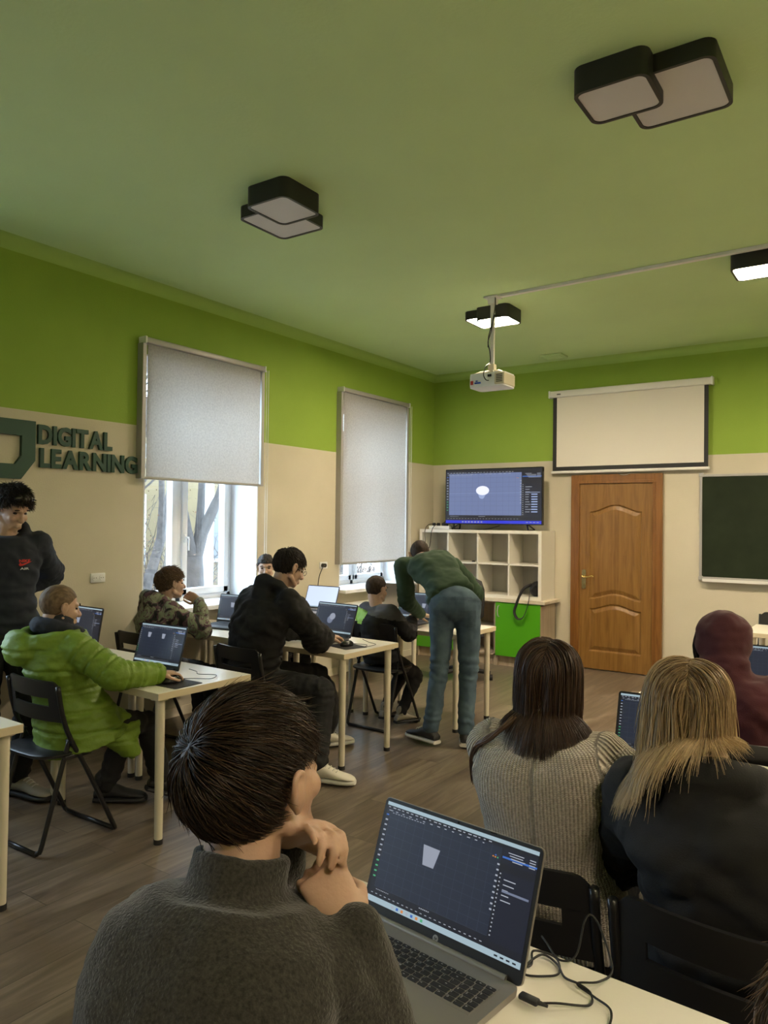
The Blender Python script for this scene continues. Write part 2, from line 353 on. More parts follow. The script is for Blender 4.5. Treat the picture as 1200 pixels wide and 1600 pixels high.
tree(-7.2, -.6, 4.4, 11, 'slender bare tree with reddish leaves farther from the window', .7, .1, 5000)
tree(-4.7, -1.0, 4.2, 21, 'leaning bare tree with a curved branch at the left window pane', .7, .11, 3500, 0, .18)
tree(-5.2, 4.4, 4.2, 31, 'bare leafy tree outside the window nearest the television', .6, .11, 5000)

def bush(x, y, w, seed, label):
    R = random.Random(seed); t = thing('leafless_shrub', label, 'shrub', (x, y, -1.2), 0, 'tangled shrubs outside the windows'); q = MB(); lf = MB()
    for k in range(230):
        p = V(R.gauss(0, .5), R.uniform(-w, w), 0); d = nrm(V(R.gauss(0, .25), R.gauss(0, .4), 1)); L = R.uniform(1.6, 3.6); pts = [p]
        for j in range(6): d = nrm(d+V(R.gauss(0, .2), R.gauss(0, .28), .05)); p = p+d*L/6; pts.append(p); tip = p+V(R.gauss(0, .2), R.gauss(0, .25), R.gauss(0, .2)); q.tube([p, (p+tip)/2, tip], [.006, .002], 3) if j > 1 else None
        q.tube(pts, [.016, .004], 4)
        for j in range(22):
            c = pts[R.randrange(2, 7)]+V(R.gauss(0, .13), R.gauss(0, .13), R.gauss(0, .13)); a = nrm(V(R.gauss(0, 1), R.gauss(0, 1), R.gauss(0, 1))); b = nrm(np.cross(a, V(.3, .5, .8)))*.016; a = a*.024; lf.add([c-a, c+b, c+a, c-b], [(0, 1, 2, 3)])
    o = obj('twigs', q, M_bark, t); o['kind'] = 'stuff'; o = obj('leaves', lf, M_leaf, t, fix=False); o['kind'] = 'stuff'
bush(-8.6, 1.2, 2.2, 5, 'reddish shrub tangle outside the window beside the lettering')
bush(-8.0, 7.6, 2.4, 6, 'reddish shrub tangle outside the window nearest the television')
# lettering on the left wall
M_sign = mat('dark_green_sign', (.004, .055, .032), .45); 
sg = thing('wall_lettering', 'dark green raised lettering reading DIGITAL LEARNING with an angular emblem on the left wall', 'sign', (0, -5.2, 1.8))
em = MB()   # angular D-shaped frame, cut corner at the lower right; plane y,z, thickness in x
oy = -5.2; o = V(.002, 0, 0); YX, YZ = V(0, 1, 0), V(0, 0, 1)
outer = [(-.72, .015), (-.113, .015), (-.018, .14), (-.018, .40), (-.72, .40)]; inner = [(-.60, .11), (-.154, .11), (-.112, .166), (-.112, .298), (-.60, .298)]
n = len(outer); vs = []
for x in (.004, .03): vs += [V(x, p[0], p[1]) for p in outer]+[V(x, p[0], p[1]) for p in inner]
fs = []
for i in range(n):
    j = (i+1) % n
    fs += [(i, j, n+j, n+i), (2*n+i, 3*n+i, 3*n+j, 2*n+j), (i, 2*n+i, 2*n+j, j), (n+i, n+j, 3*n+j, 3*n+i)]
em.add(vs, fs); obj('emblem', em, M_sign, sg)
def sign_word(word, y0, y1, z0, z1):
    vs, fs, w, h = text_mb(word, 1, .5, .042); ch = [text_mb(c, 1, .5, .042) for c in word]
    gap = .055; tot = sum(c[2] for c in ch)+gap*(len(ch)-1); k = (y1-y0)/tot; x = 0
    for c, (cv, cf, cw, chh) in zip(word, ch):
        q = MB(); sc = (z1-z0)/chh
        q.add([V(.014+p[2]*.020, y0+(x+p[0])*k-oy, z0+p[1]*sc-1.8) for p in cv], cf); obj('letter', q, M_sign, sg); x += cw+gap
sign_word('DIGITAL', -5.195, -4.625, 2.055, 2.185)
sign_word('LEARNING', -5.18, -4.405, 1.90, 2.03)

# door in the back wall
M_oak = wood_mat('oak_veneer', (.17, .080, .016), (.235, .118, .028), (.29, .152, .04)); M_oakd = wood_mat('oak_casing', (.15, .06, .013), (.21, .09, .02), (.27, .12, .03)); M_brass = mat('brass', (.75, .55, .22), .25, metal=1)
dx0, dx1, dh = 1.775, 2.745, 2.1
cs = MB(); cw = .085
cs.bb(dx0, dx0+cw, -.045, 0, 0, dh, bev=.008); cs.bb(dx1-cw, dx1, -.045, 0, 0, dh, bev=.008); cs.bb(dx0+cw-.004, dx1-cw+.004, -.0445, 0, dh-cw, dh, bev=.008)
cs.bb(dx0+cw-.02, dx0+cw+.012, -.05, 0, 0, dh-cw, bev=.004); cs.bb(dx1-cw-.012, dx1-cw+.02, -.05, 0, 0, dh-cw, bev=.004); cs.bb(dx0+cw, dx1-cw, -.05, 0, dh-cw-.012, dh-cw+.02, bev=.004)
struct('trim_4', cs, M_oakd)
lx0, lx1, lz0, lz1 = dx0+cw+.012, dx1-cw-.012, .012, dh-cw-.014; nx, nz = 90, 220; W_ = lx1-lx0
px0, px1 = lx0+.115, lx1-.115
def wave(u, zc, A): return zc+A*(.5-.5*math.cos(2*PI*u))*1.0
def dprof(d):
    if d < 0: return 0
    if d < .008: return -.014*d/.008
    if d < .018: return -.014
    if d < .055: return -.014+.016*(d-.018)/.037
    return .002
g = MB(); vs = []
for j in range(nz+1):
    for i in range(nx+1):
        x = lx0+W_*i/nx; z = lz0+(lz1-lz0)*j/nz; u = min(1, max(0, (x-px0)/(px1-px0)))
        d1 = min(x-px0, px1-x, wave(u, 1.70, .075)-z, z-wave(u, .76, .055)); d2 = min(x-px0, px1-x, wave(u, .655, .06)-z, z-.20)
        y = max(dprof(d1) if d1 > 0 else -1, dprof(d2) if d2 > 0 else -1) if (d1 > 0 or d2 > 0) else 0
        vs.append(V(x, -.03-y*1.0, z))
fs = [(j*(nx+1)+i, j*(nx+1)+i+1, (j+1)*(nx+1)+i+1, (j+1)*(nx+1)+i) for j in range(nz) for i in range(nx)]
g.add(vs, fs); g.bb(lx0, lx1, -.012, -.002, lz0, lz1)
dr = struct('door_1', g, M_oak)
hp = MB().prism(rrect(.045, .21, .02), (lx0+.055, -.036, .97), (1, 0, 0), (0, 0, 1), (0, -.006, 0)); obj('lock_plate', hp, M_brass, dr, smooth=40)
hh = MB().cyl((lx0+.055, -.036, 1.0), (lx0+.055, -.085, 1.0), .011); hh.tube([(lx0+.05, -.085, 1.0), (lx0+.085, -.088, .993), (lx0+.12, -.088, .997), (lx0+.155, -.085, 1.01), (lx0+.17, -.082, 1.0)], [.012, .009, .008, .009, .007], 10, smooth=4)
hh.cyl((lx0+.055, -.036, .91), (lx0+.055, -.052, .91), .012); obj('door_handle', hh, M_brass, dr, smooth=40)
for z in (.25, 1.72): obj('hinge', MB().cyl((lx1+.008, -.04, z-.05), (lx1+.008, -.04, z+.05), .008), M_brass, dr)
# projection screen
M_scr = mat('screen_fabric', (.70, .67, .60), .8); M_blk = mat('black_border', (.012, .012, .013), .6); M_case = mat('off_white_metal', (.72, .71, .68), .4)
ps = thing('projection_screen', 'pull down projection screen with black border above the door', 'screen', (2.38, -.05, 2.12))
x0, x1, z1 = -.85, .84, .92
c = MB().bb(x0, x1, -.035, .04, z1-.075, z1-.002, bev=.014); obj('case', c, M_case, ps, smooth=40)
for s in (x0, x1): obj('case_end_cap', MB().bb(s-.01, s+.01, -.04, .045, z1-.08, z1+.003, bev=.006), M_white, ps)
fb = MB().bb(x0+.035, x1-.035, -.004, 0, .03, z1-.07); obj('border', fb, M_blk, ps)
obj('fabric', MB().bb(x0+.08, x1-.075, -.0065, -.0045, .075, z1-.07), M_scr, ps)
obj('weight_bar', MB().bb(x0+.02, x1-.02, -.02, .012, 0, .03, bev=.008), M_case, ps, smooth=40)
obj('pull_ring', MB().tube([(.06*math.cos(a)-.02, -.01, -.005+.026*math.sin(a)) for a in np.linspace(PI, 2*PI, 12)], .004, 6), M_alu, ps)
mk = MB()
for k in range(4): mk.bb(x0+.09+k*.011, x0+.098+k*.011, -.037, -.035, z1-.05, z1-.036)
obj('maker_mark', mk, M_blk, ps)
# chalkboard
M_chalk = mat('chalkboard_green', (.016, .024, .011), .8, spec=.25, var=.2, vscale=5)
cb = thing('chalkboard', 'dark green chalkboard in an aluminium frame right of the door', 'chalkboard', (4.0, 0, 1.04))
obj('board', MB().bb(-.88, .88, -.02, -.002, .01, 1.02), M_chalk, cb)
fr = MB(); 
for q in ((-.9, .9, -.028, 0, 1.01, 1.035), (-.9, .9, -.028, 0, -.005, .015), (-.9, -.875, -.028, 0, 0, 1.03), (.875, .9, -.028, 0, 0, 1.03)): fr.bb(*q, bev=.004)
obj('frame', fr, M_alu, cb)
for sx in (-1, 1):
    for z in (.0, 1.03): obj('corner_piece', MB().box((sx*.885, -.016, z), (.045, .034, .045), bev=.01), M_alu, cb)
obj('chalk_tray', MB().bb(-.86, .86, -.08, 0, -.03, -.012, bev=.004).bb(-.86, .86, -.082, -.076, -.03, 0), M_case, cb)
# air vent
vt = thing('ceiling_vent', 'small square green painted vent on the ceiling near the back wall', 'vent', (1.69, -.36, WH))
obj('frame', MB().bb(-.12, .12, -.10, .10, -.02, 0, bev=.005), M_ceil, vt)
sl = MB()
for k in range(7): sl.bb(-.095, .095, -.078+k*.024, -.066+k*.024, -.026, -.018)
obj('louvre', sl, M_ceil, vt)
# cable channel on the ceiling
tag(obj('cable_channel', MB().bb(0, 5.2, -.02, .02, -.022, 0, bev=.003), M_case, loc=(2.14, -2.62, WH-.0005)), 'white plastic cable channel running along the ceiling to the projector', 'cable cover').rotation_euler = (0, 0, -.035)
# ------------------------------------------------------------------ ceiling lamps
M_lblk = mat('black_lamp_metal', (.014, .014, .013), .45); M_diff = mat('frosted_diffuser', (.60, .58, .60), .5); M_lit = emat('lit_diffuser', (1.0, .82, .60), LAMP_W/SCREEN)
def lamp_box(par, x0, x1, y0, y1, zb, lit):
    w, d = x1-x0, y1-y0; c = ((x0+x1)/2, (y0+y1)/2); r = .045
    o = rrect(w, d, r, 6, *c); i = rrect(w-.03, d-.03, r-.012, 6, *c); n = len(o); q = MB()
    vs = [V(p[0], p[1], WH) for p in o]+[V(p[0], p[1], zb) for p in o]+[V(p[0], p[1], zb) for p in i]+[V(p[0], p[1], zb+.012) for p in i]
    fs = []
    for k in range(n):
        j = (k+1) % n
        for a in (0, 1, 2): fs.append((a*n+k, a*n+j, (a+1)*n+j, (a+1)*n+k))
    q.add(vs, fs); h = obj('housing', q, M_lblk, par, smooth=35)
    h.location = (-par.location[0], -par.location[1], -par.location[2])
    e = MB().prism(i, (0, 0, zb+.004), (1, 0, 0), (0, 1, 0), (0, 0, .006)); k = obj('diffuser', e, M_lit if lit else M_diff, par); k.location = h.location
def lamp(label, A, B, lit, za=3.262, zb=3.30):
    t = thing('ceiling_lamp', label, 'lamp', ((A[0]+A[1])/2, (A[2]+A[3])/2, WH), 0, 'square double ceiling lamps')
    lamp_box(t, *A, za, lit); lamp_box(t, *B, zb, lit)
lamp('unlit black double square ceiling lamp nearest the camera, at the upper right', (3.66, 3.955, -5.165, -4.885), (3.80, 4.175, -5.08, -4.66), False)
lamp('unlit black double square ceiling lamp above the left rows of desks', (1.80, 2.09, -5.10, -4.79), (1.585, 1.925, -4.94, -4.55), False)
lamp('lit black double square ceiling lamp directly behind the projector pole', (1.80,2.10,-2.40,-2.10), (1.66,2.02,-2.34,-1.98), True)
lamp('lit black double square ceiling lamp cut off by the right edge', (3.81, 4.11, -2.63, -2.33), (3.93, 4.26, -2.55, -2.20), True)
lamp('lit black double square ceiling lamp out on the far right of the room', (5.85, 6.15, -2.63, -2.33), (5.97, 6.3, -2.55, -2.20), True)
lamp('added out-of-view lit black double square ceiling lamp over the right side of the room', (5.85, 6.15, -5.13, -4.83), (5.97, 6.3, -5.05, -4.70), True)  # unseen lamp, added lit to give the interior more warm light
lamp('unlit black double square ceiling lamp behind the viewer', (3.9, 4.2, -8.6, -8.3), (4.02, 4.35, -8.52, -8.17), False)
lamp('added out-of-view lit black double square ceiling lamp at the rear right', (5.85, 6.15, -8.6, -8.3), (5.97, 6.3, -8.52, -8.17), True)  # second unseen fill lamp, added behind the camera to brighten the room
# ------------------------------------------------------------------ projector
pj = thing('projector', 'white projector hanging upside down on a ceiling pole', 'projector', (2.065, -2.6, 2.62))
M_beige = mat('aged_plastic', (.62, .56, .42), .5); M_grille = mat('dark_grille', (.12, .10, .07), .6); M_blue = mat('blue_port', (.03, .09, .45), .4); M_red = mat('red_port', (.55, .05, .03), .4); M_cable = mat('black_cable', (.012, .012, .013), .5)
b = MB().loft([[V(p[0], p[1], z) for p in rrect(.36-abs(z-.06)*.25, .27-abs(z-.06)*.25, .04)] for z in (0, .02, .10, .125)]); obj('body', b, M_white, pj, smooth=35)
obj('side_panel', MB().bb(.085, .182, -.14, .10, .012, .115, bev=.008), M_beige, pj)
g = MB(); 
for k in range(5): g.bb(.105, .165, -.1425, -.139, .03+k*.015, .039+k*.015)
obj('grille', g, M_grille, pj)
pt = MB().bb(-.11, -.05, -.138, -.132, .03, .045, m=1).bb(-.15, -.125, -.138, -.132, .025, .06, m=0).bb(-.10, -.08, -.138, -.132, .05, .06, m=1).bb(.02, .055, -.14, -.132, .085, .105, m=2); obj('port', pt, [M_red, M_blue, M_blk], pj)
obj('ceiling_plate', MB().bb(-.06, .06, -.05, .05, .735, .748, bev=.003).bb(-.03, .03, -.03, .03, .69, .735), M_case, pj)
obj('pole', MB().bb(-.016, .016, -.012, .012, .21, .70, bev=.003), M_case, pj)
br = MB().bb(-.03, .03, -.03, .03, .145, .22, bev=.005)
for a in (-.14, -.05, .06, .14): br.tube([(0, 0, .16), (a*.6, -.05, .15), (a, -.09, .125)], .008, 6); br.tube([(0, 0, .16), (a*.6, .05, .15), (a, .09, .125)], .008, 6)
obj('bracket', br, M_beige, pj)
cbm = MB().tube([(.03, -.02, .74), (.035, -.03, .66), (.01, -.02, .55), (.0, -.03, .46), (-.02, -.04, .38), (.0, -.045, .30), (.0, -.04, .22), (0, -.12, .17), (.0, -.15, .10), (.02, -.15, .06), (.04, -.14, .055)], .004, 6, smooth=5)
cbm.tube([(.03, -.02, .6), (.0, -.03, .5), (-.015, -.04, .42), (-.02, -.04, .34)], .004, 6, smooth=5); obj('cable', cbm, M_cable, pj)

for ch in pj.children:
    if ch.name.split('.')[0] not in ('pole', 'ceiling_plate', 'cable'): ch.scale = (.88, .85, .88); ch.location[2] = .015
# ------------------------------------------------------------------ displays: contents of a 3-D modelling program
SM = dict(bg=emat('screen_view', (.018, .024, .042), 1), dark=emat('screen_dark', (.012, .013, .02), 1), panel=emat('screen_panel', (.013, .015, .028), 1), light=emat('screen_text', (.42, .45, .52), 1),
          bar=emat('screen_taskbar', (.40, .53, .60), 1), cup=emat('screen_cup', (.33, .36, .44), 1), cupd=emat('screen_cup_side', (.18, .21, .30), 1), blue=emat('screen_selection', (.05, .16, .55), 1), grid=emat('screen_grid', (.085, .10, .15), 1),
          orange=emat('screen_orange', (.7, .25, .05), 1), green=emat('screen_green', (.08, .45, .2), 1), tvbg=emat('tv_view', (.14, .18, .34), 1.25), tvblue=emat('tv_taskbar', (.02, .03, .62), 1.2), tvcup=emat('tv_cup', (.80, .82, .98), 1.3), tvcupd=emat('tv_cup_side', (.33, .42, .68), 1.1), white=emat('screen_blank', (.62, .72, .95), 1.3))
KEYS = list(SM)
def ui(w, h, kind='laptop', seed=0, cup=(.42, .55), taskbar='bar', cups=1):
    """display content in the x,z plane, facing -y, lower left corner at the origin"""
    R = random.Random(seed); q = MB(); K = KEYS.index
    def r(x0, x1, z0, z1, m, lay=1): y = -lay*.00022; q.add([(x0*w, y, z0*h), (x1*w, y, z0*h), (x1*w, y, z1*h), (x0*w, y, z1*h)], [(0, 1, 2, 3)], K(m))
    view = 'tvbg' if kind == 'tv' else 'bg'; r(0, 1, 0, 1, 'dark', 0)
    if kind == 'blank':
        r(0, 1, .0, 1, 'white', 1); r(0, 1, 0, .05, 'bar', 2); return q
    rx = .80 if kind != 'tv' else .81; tb = .055
    r(.0, 1, 0, tb, taskbar, 1); r(.0, 1, .965, 1, 'bar' if kind != 'tv' else 'dark', 1)
    r(.035, rx-.008, .15, .93, view, 1); r(rx+.012, 1, .12, .73, 'panel', 1); r(rx+.0, 1, .80, .93, 'panel', 1)
    r(rx, 1, .845, .862, 'blue', 2)
    for k in range(22): r(.012+k*.033, .012+k*.033+R.uniform(.012, .024), .943, .952, 'light', 2)
    for k in range(14):
        r(.02+k*.05, .02+k*.05+R.uniform(.01, .03), .912, .92, 'light', 3)
    for k in range(13): r(.008, .026, .86-k*.052, .875-k*.052, 'blue' if k == 0 else ('green' if k > 8 else 'light'), 3)
    for k in range(9): r(rx-.022, rx-.008, .77-k*.05, .785-k*.05, 'light', 3)
    for k in range(16): r(rx+.002, rx+.01, .70-k*.036, .712-k*.036, 'light', 3)
    for k in range(4): r(rx+.03+.01*k, rx+.03+.01*k+R.uniform(.05, .1), .90-k*.022, .908-k*.022, 'light', 3); r(.955, .99, .90-k*.022, .908-k*.022, 'light', 3)
    for k in range(11 if kind == 'tv' else 5):
        z = .66-k*.045; r(rx+.03, rx+.03+R.uniform(.03, .07), z, z+.009, 'light', 3)
        if kind == 'tv' and k > 2: r(rx+.09, rx+.15, z-.004, z+.016, 'tvcupd', 3)
    r(rx+.03, .985, .555, .575, 'cupd', 3)
    for k in range(24): r(.02+k*.032, .034+k*.032, .083, .09, 'light', 3)
    for k in range(8): r(.05+k*.012, .057+k*.012, .125, .133, 'light', 3)
    for k in range(6): r(.36+k*.012, .368+k*.012, .124, .134, 'light', 3)
    for k in range(12): r(.05+k*.02, .062+k*.02, .895-.0*k, .901, 'light', 3)
    for k in range(7):
        r(.18+k*.034, .196+k*.034, .014, .040, ('light', 'blue', 'orange', 'light', 'blue', 'orange', 'green')[k] if kind != 'tv' else 'light', 3)
    for k in range(4): r(.85+k*.035, .87+k*.035, .02, .034, 'dark' if kind != 'tv' else 'light', 3)
    for k in range(9):
        z = .15+.78*k/9; r(.035, rx-.008, z, z+.0015, 'grid', 2)
    for k in range(12):
        x = .035+(rx-.043)*k/12; r(x, x+.001, .15, .93, 'grid', 2)
    if kind == 'tv': r(.035, rx-.008, .56, .563, 'tvcupd', 2)
    for (dx, dz, m) in ((0, .018, 'blue'), (.014, 0, 'green'), (-.014, .002, 'orange'), (0, 0, 'orange')): r(rx-.04+dx-.004, rx-.04+dx+.004, .83+dz-.006, .83+dz+.006, m, 3)
    def poly(pts, m, lay): q.add([(x*w, -lay*.00022, z*h) for x, z in pts], [tuple(range(len(pts)))], K(m))
    cm, cs_ = ('tvcup', 'tvcupd') if kind == 'tv' else ('cup', 'cupd')
    def ellp(cx, cz, a, b, t0=0, t1=2*PI, n=20): return [(cx+a*math.cos(t), cz+b*math.sin(t)) for t in np.linspace(t0, t1, n, endpoint=(t1-t0) < 6)]
    cx, cz = cup
    if kind == 'tv': poly(ellp(cx-.035, cz-.20+.10, .05, .05)[10:]+[(cx+.03, cz), (cx-.07, cz)], 'tvcupd', 4) if False else poly([(cx-.055, cz), (cx-.035, cz-.12), (cx-.02, cz-.14), (cx, cz-.145), (cx+.015, cz-.13), (cx+.05, cz)], 'tvcupd', 4); poly(ellp(cx, cz+.01, .07, .085), 'tvcup', 5)
    elif kind == 'round': poly(ellp(cx-.03, cz-.07, .075, .13), 'cupd', 4); poly(ellp(cx+.02, cz+.05, .075, .12), 'cup', 5)
    else:
        for c in range(cups):
            ax = cx+c*.32; s = .7 if cups > 1 else 1
            poly([(ax-.052*s, cz+.09*s), (ax-.035*s, cz-.10*s), (ax+.04*s, cz-.10*s), (ax+.062*s, cz+.085*s)], 'cup', 4)
            poly([(ax+.02*s, cz+.085*s), (ax+.018*s, cz-.10*s), (ax+.04*s, cz-.10*s), (ax+.062*s, cz+.085*s)], 'cupd', 5) if False else None
    return q
SMAT = list(SM.values())
# television
tv = thing('television', 'large flat television showing a modelling program, standing on the cube shelf', 'television', (.945, -.30, 1.487)); tv.rotation_euler = (0, 0, 0)
M_tvb = mat('black_gloss', (.01, .01, .011), .25)
obj('housing', MB().bb(-.605, .605, 0, .05, .06, .70, bev=.006).bb(-.35, .35, .05, .09, .12, .5, bev=.01), M_tvb, tv)
sc_ = obj('screen', ui(1.19, .615, 'tv', 5, cup=(.40, .60), taskbar='tvblue'), SMAT, tv, loc=(-.595, -.0015, .073), fix=False)
for s in (-1, 1): obj('foot', MB().tube([(s*.42, .02, .07), (s*.47, -.07, .008)], .009, 8).tube([(s*.42, .03, .07), (s*.47, .11, .008)], .009, 8).tube([(s*.47, -.075, .006), (s*.47, .115, .006)], .006, 8), M_tvb, tv)
# ------------------------------------------------------------------ cube shelf and base cabinets
M_birch = wood_mat('birch_veneer', (.58, .50, .37), (.63, .56, .43), (.68, .61, .49), 'X', .45, 5); M_oakl = wood_mat('light_oak_board', (.33, .26, .18), (.40, .32, .23), (.46, .38, .28), 'Z', .5, 6); M_wlam = mat('white_laminate', (.74, .71, .62), .35)
M_gdoor = mat('green_lacquer', (.085, .36, .012), .3)
X0, X1, Z0, Z1, D = .05, 1.585, .735, 1.485, .40
sh = thing('cube_shelf', 'white cube shelf of eight compartments standing on the base cabinets', 'shelf', (X0, -.02, Z0)); w = X1-X0; h = Z1-Z0; t = .036
fr = MB().bb(0, w, -D+.02, 0, 0, t).bb(0, w, -D+.02, 0, h-t, h).bb(0, t, -D+.02, 0, t, h-t).bb(w-t, w, -D+.02, 0, t, h-t); obj('frame', fr, M_wlam, sh)
for k in (1, 2, 3): obj('divider', MB().bb(w*k/4-.009, w*k/4+.009, -D+.025, -.01, t, h-t), M_wlam, sh)
obj('shelf_board', MB().bb(t, w-t, -D+.025, -.01, h/2-.009, h/2+.009), M_wlam, sh)
obj('back_panel', MB().bb(.005, w-.005, -.012, -.004, .01, h-.01), mat('grey_back_panel', (.52, .50, .45), .6), sh)
def cabinet(x0, x1, label, door, hinge_r=True):
    t = thing('base_cabinet', label, 'cabinet', (x0, -.02, 0), 0, 'base cabinets under the cube shelf'); w = x1-x0; d = .42; z0, z1 = .11, .70
    b = MB().bb(0, .018, -d, 0, 0, z1).bb(w-.018, w, -d, 0, 0, z1).bb(0, w, -d, 0, z0, z0+.018).bb(0, w, -.01, 0, 0, z1).bb(.0, w, -d, 0, z1-.018, z1); obj('body', b, M_oakl, t)
    obj('plinth', MB().bb(0, w, -d+.03, -d+.045, 0, z0), M_oakl, t)
    if door:
        dd = obj('cabinet_door', MB().bb(.003, w-.003, -d-.018, -d, z0+.003, z1-.003, bev=.002), M_gdoor, t)
        hx = .045 if hinge_r else w-.045; obj('cabinet_handle', MB().tube([(hx, -d-.016, z1-.04), (hx, -d-.045, z1-.05), (hx-.006, -d-.048, z1-.10), (hx, -d-.045, z1-.15), (hx, -d-.016, z1-.16)], .006, 8, smooth=4), M_alu, dd, smooth=40)
    else: obj('shelf_board', MB().bb(.018, w-.018, -d+.02, 0, .39, .41), M_birch, t)
cabinet(1.075, 1.60, 'oak sided base cabinet with a green door, nearest the room door', True)
cabinet(.60, 1.07, 'open base cabinet with one shelf and no door', False)
cabinet(.06, .595, 'base cabinet with a green door in the corner behind the desks', True, False)
tag(obj('cabinet_top', MB().bb(.05, 1.655, -.47, -.02, .7005, .7345, bev=.003), M_birch), 'pale wooden worktop lying on the base cabinets under the cube shelf', 'worktop')
# shoulder bag with its strap over the green door
M_bag = mat('black_nylon', (.012, .012, .014), .6, bump=.002, bscale=200)
bg_ = thing('camera_bag', 'small black bag in the lowest right compartment with its strap hanging over the green door', 'bag', (1.47, -.24, .772))
q = MB().ell((0, 0, .075), (.075, .12, .085)); obj('pouch', q, M_bag, bg_, smooth=True)
st = [(-.02, -.10, .13), (-.07, -.18, .09), (-.10, -.225, .02), (-.13, -.25, -.08), (-.15, -.255, -.17), (-.11, -.255, -.235), (-.05, -.255, -.215), (-.01, -.25, -.12), (.01, -.235, -.01), (.0, -.19, .06), (.03, -.11, .12)]
obj('strap', MB().tube(st, .017, 8, flat=.25, smooth=5), M_bag, bg_, smooth=True)
tag(obj('lens_cap', MB().cyl((0, 0, 0), (0, 0, .012), .02), M_bag, loc=(.72, -.3, 1.12)), 'tiny dark round object lying in an upper shelf compartment', 'cap')
# power strip with cables on top of the shelf
sp = thing('power_strip', 'power strip with black plugs on the left end of the cube shelf', 'power strip', (.24, -.25, 1.486))
obj('body', MB().bb(-.14, .14, -.025, .025, 0, .04, bev=.006), M_white, sp)
for k in (-.08, -.02, .05, .09): obj('plug', MB().bb(k-.018, k+.018, -.02, .02, .035, .075, bev=.01), M_blk, sp, smooth=40)
c = MB(); c.tube([(-.08, -.02, .06), (-.10, -.10, .05), (-.11, -.16, -.02), (-.10, -.165, -.2), (-.13, -.17, -.33), (-.15, -.17, -.5)], .004, 6, smooth=5); c.tube([(-.02, -.02, .06), (-.01, -.11, .04), (-.02, -.16, -.03), (-.04, -.165, -.2), (-.10, -.17, -.32), (-.12, -.17, -.5)], .004, 6, smooth=5)
c.tube([(.09, -.01, .06), (.17, -.02, .075), (.20, -.03, .04), (.26, -.04, .006), (.6, -.05, .006), (.78, .0, .05)], .004, 6, smooth=5); c.tube([(.05, 0, .07), (.12, -.03, .10), (.18, .02, .06), (.14, .06, .01)], .006, 6, smooth=5)
obj('cable', c, M_cable, sp)
# wall sockets
def socket(y, z, label, plug=False):
    t = thing('wall_socket', label, 'socket', (0, y, z)); obj('face_plate', MB().bb(0, .012, -.06, .06, -.034, .034, bev=.006), M_white, t, smooth=40)
    for s in (-.029, .029):
        r = obj('outlet', MB().cyl((.008, s, 0), (.016, s, 0), .021).cyl((.012, s-.009, 0), (.0165, s-.009, 0), .003, m=1).cyl((.012, s+.009, 0), (.0165, s+.009, 0), .003, m=1), [M_white, M_blk], t)
    if plug:
        o = thing('plug_cable', 'black plug and cable hanging from the wall socket between the blinds', 'cable', (0, y, z))
        obj('plug', MB().cyl((.014, -.03, 0), (.055, -.03, 0), .02), M_cable, o, smooth=40)
        obj('cord', MB().tube([(.05, -.03, 0), (.075, -.09, -.01), (.06, -.13, -.10), (.05, -.14, -.22), (.06, -.16, -.33), (.09, -.17, -.39)], .004, 6, smooth=5), M_cable, o)
socket(-4.716, 1.14, 'white double wall socket under the wall lettering')
socket(-2.15, 1.125, 'white double wall socket with a black plug between the two blinds', True)

# ------------------------------------------------------------------ tables
M_ttop = mat('white_table_top', (.80, .76, .66), .28, coat=.1); M_tedge = mat('birch_edge_band', (.62, .53, .36), .5); M_tleg = mat('cream_painted_leg', (.66, .60, .46), .35); M_foot = mat('black_plastic_foot', (.02, .02, .02), .5)
TT = .735
def make_table(L=.94, Dp=.6):
    t = thing('desk', 'x', 'desk'); h = .034
    top = MB().bb(-L/2, L/2, -Dp/2, Dp/2, TT-h, TT-.0004, bev=.0015); obj('edge_band', top, M_tedge, t)
    obj('tabletop', MB().bb(-L/2+.001, L/2-.001, -Dp/2+.001, Dp/2-.001, TT-.002, TT), M_ttop, t)
    for sx in (-1, 1):
        for sy in (-1, 1):
            x, y = sx*(L/2-.052), sy*(Dp/2-.052); lg = obj('leg', MB().cyl((x, y, .022), (x, y, TT-h), .0195, .0235).cyl((x, y, TT-h-.006), (x, y, TT-h), .045), M_tleg, t, smooth=40)
            obj('foot_cap', MB().cyl((x, y, 0), (x, y, .024), .022), M_foot, lg)
    return t
T0 = make_table()
TABLES = [  # centre x, centre y, rotation, label
 (1.385, -5.35, -.03, 'white topped desk at which the boy in the green jacket works, its right end free'),
 (.47, -5.32, -.03, 'white topped desk against the lettered wall, left of the green jacket'),
 (1.43, -3.97, -.02, 'white topped desk at which the person in the black hoodie and glasses types'),
 (.48, -3.95, -.02, 'white topped desk by the window where the camouflage hoodie boy sits'),
 (1.60, -2.80, -.02, 'white topped desk over which the man in the green sweater bends'),
 (.62, -2.79, -.02, 'white topped desk holding the laptop with a bright blank screen'),
 (.56, -1.74, 0, 'white topped desk under the far window holding the grey laptop seen from behind'),
 (1.36, -6.61, -.03, 'pale desk of which only one corner shows at the left edge'),
 (4.06, -6.92, -.06, 'white topped desk in the foreground carrying the silver laptop'),
 (5.02, -6.98, -.06, 'white topped desk at the lower right corner beyond the tangled cable'),
 (4.02, -5.42, 0, 'desk in front of the two long haired girls, hidden behind their backs'),
 (4.98, -5.42, 0, 'desk to the right in front of the two long haired girls'),
 (4.15, -4.02, 0, 'desk in front of the person in the dark red hood'),
 (5.11, -4.02, 0, 'desk in the right block beside the dark red hood'),
 (4.22, -1.27, 0, 'pale desk below the chalkboard near the back wall')]
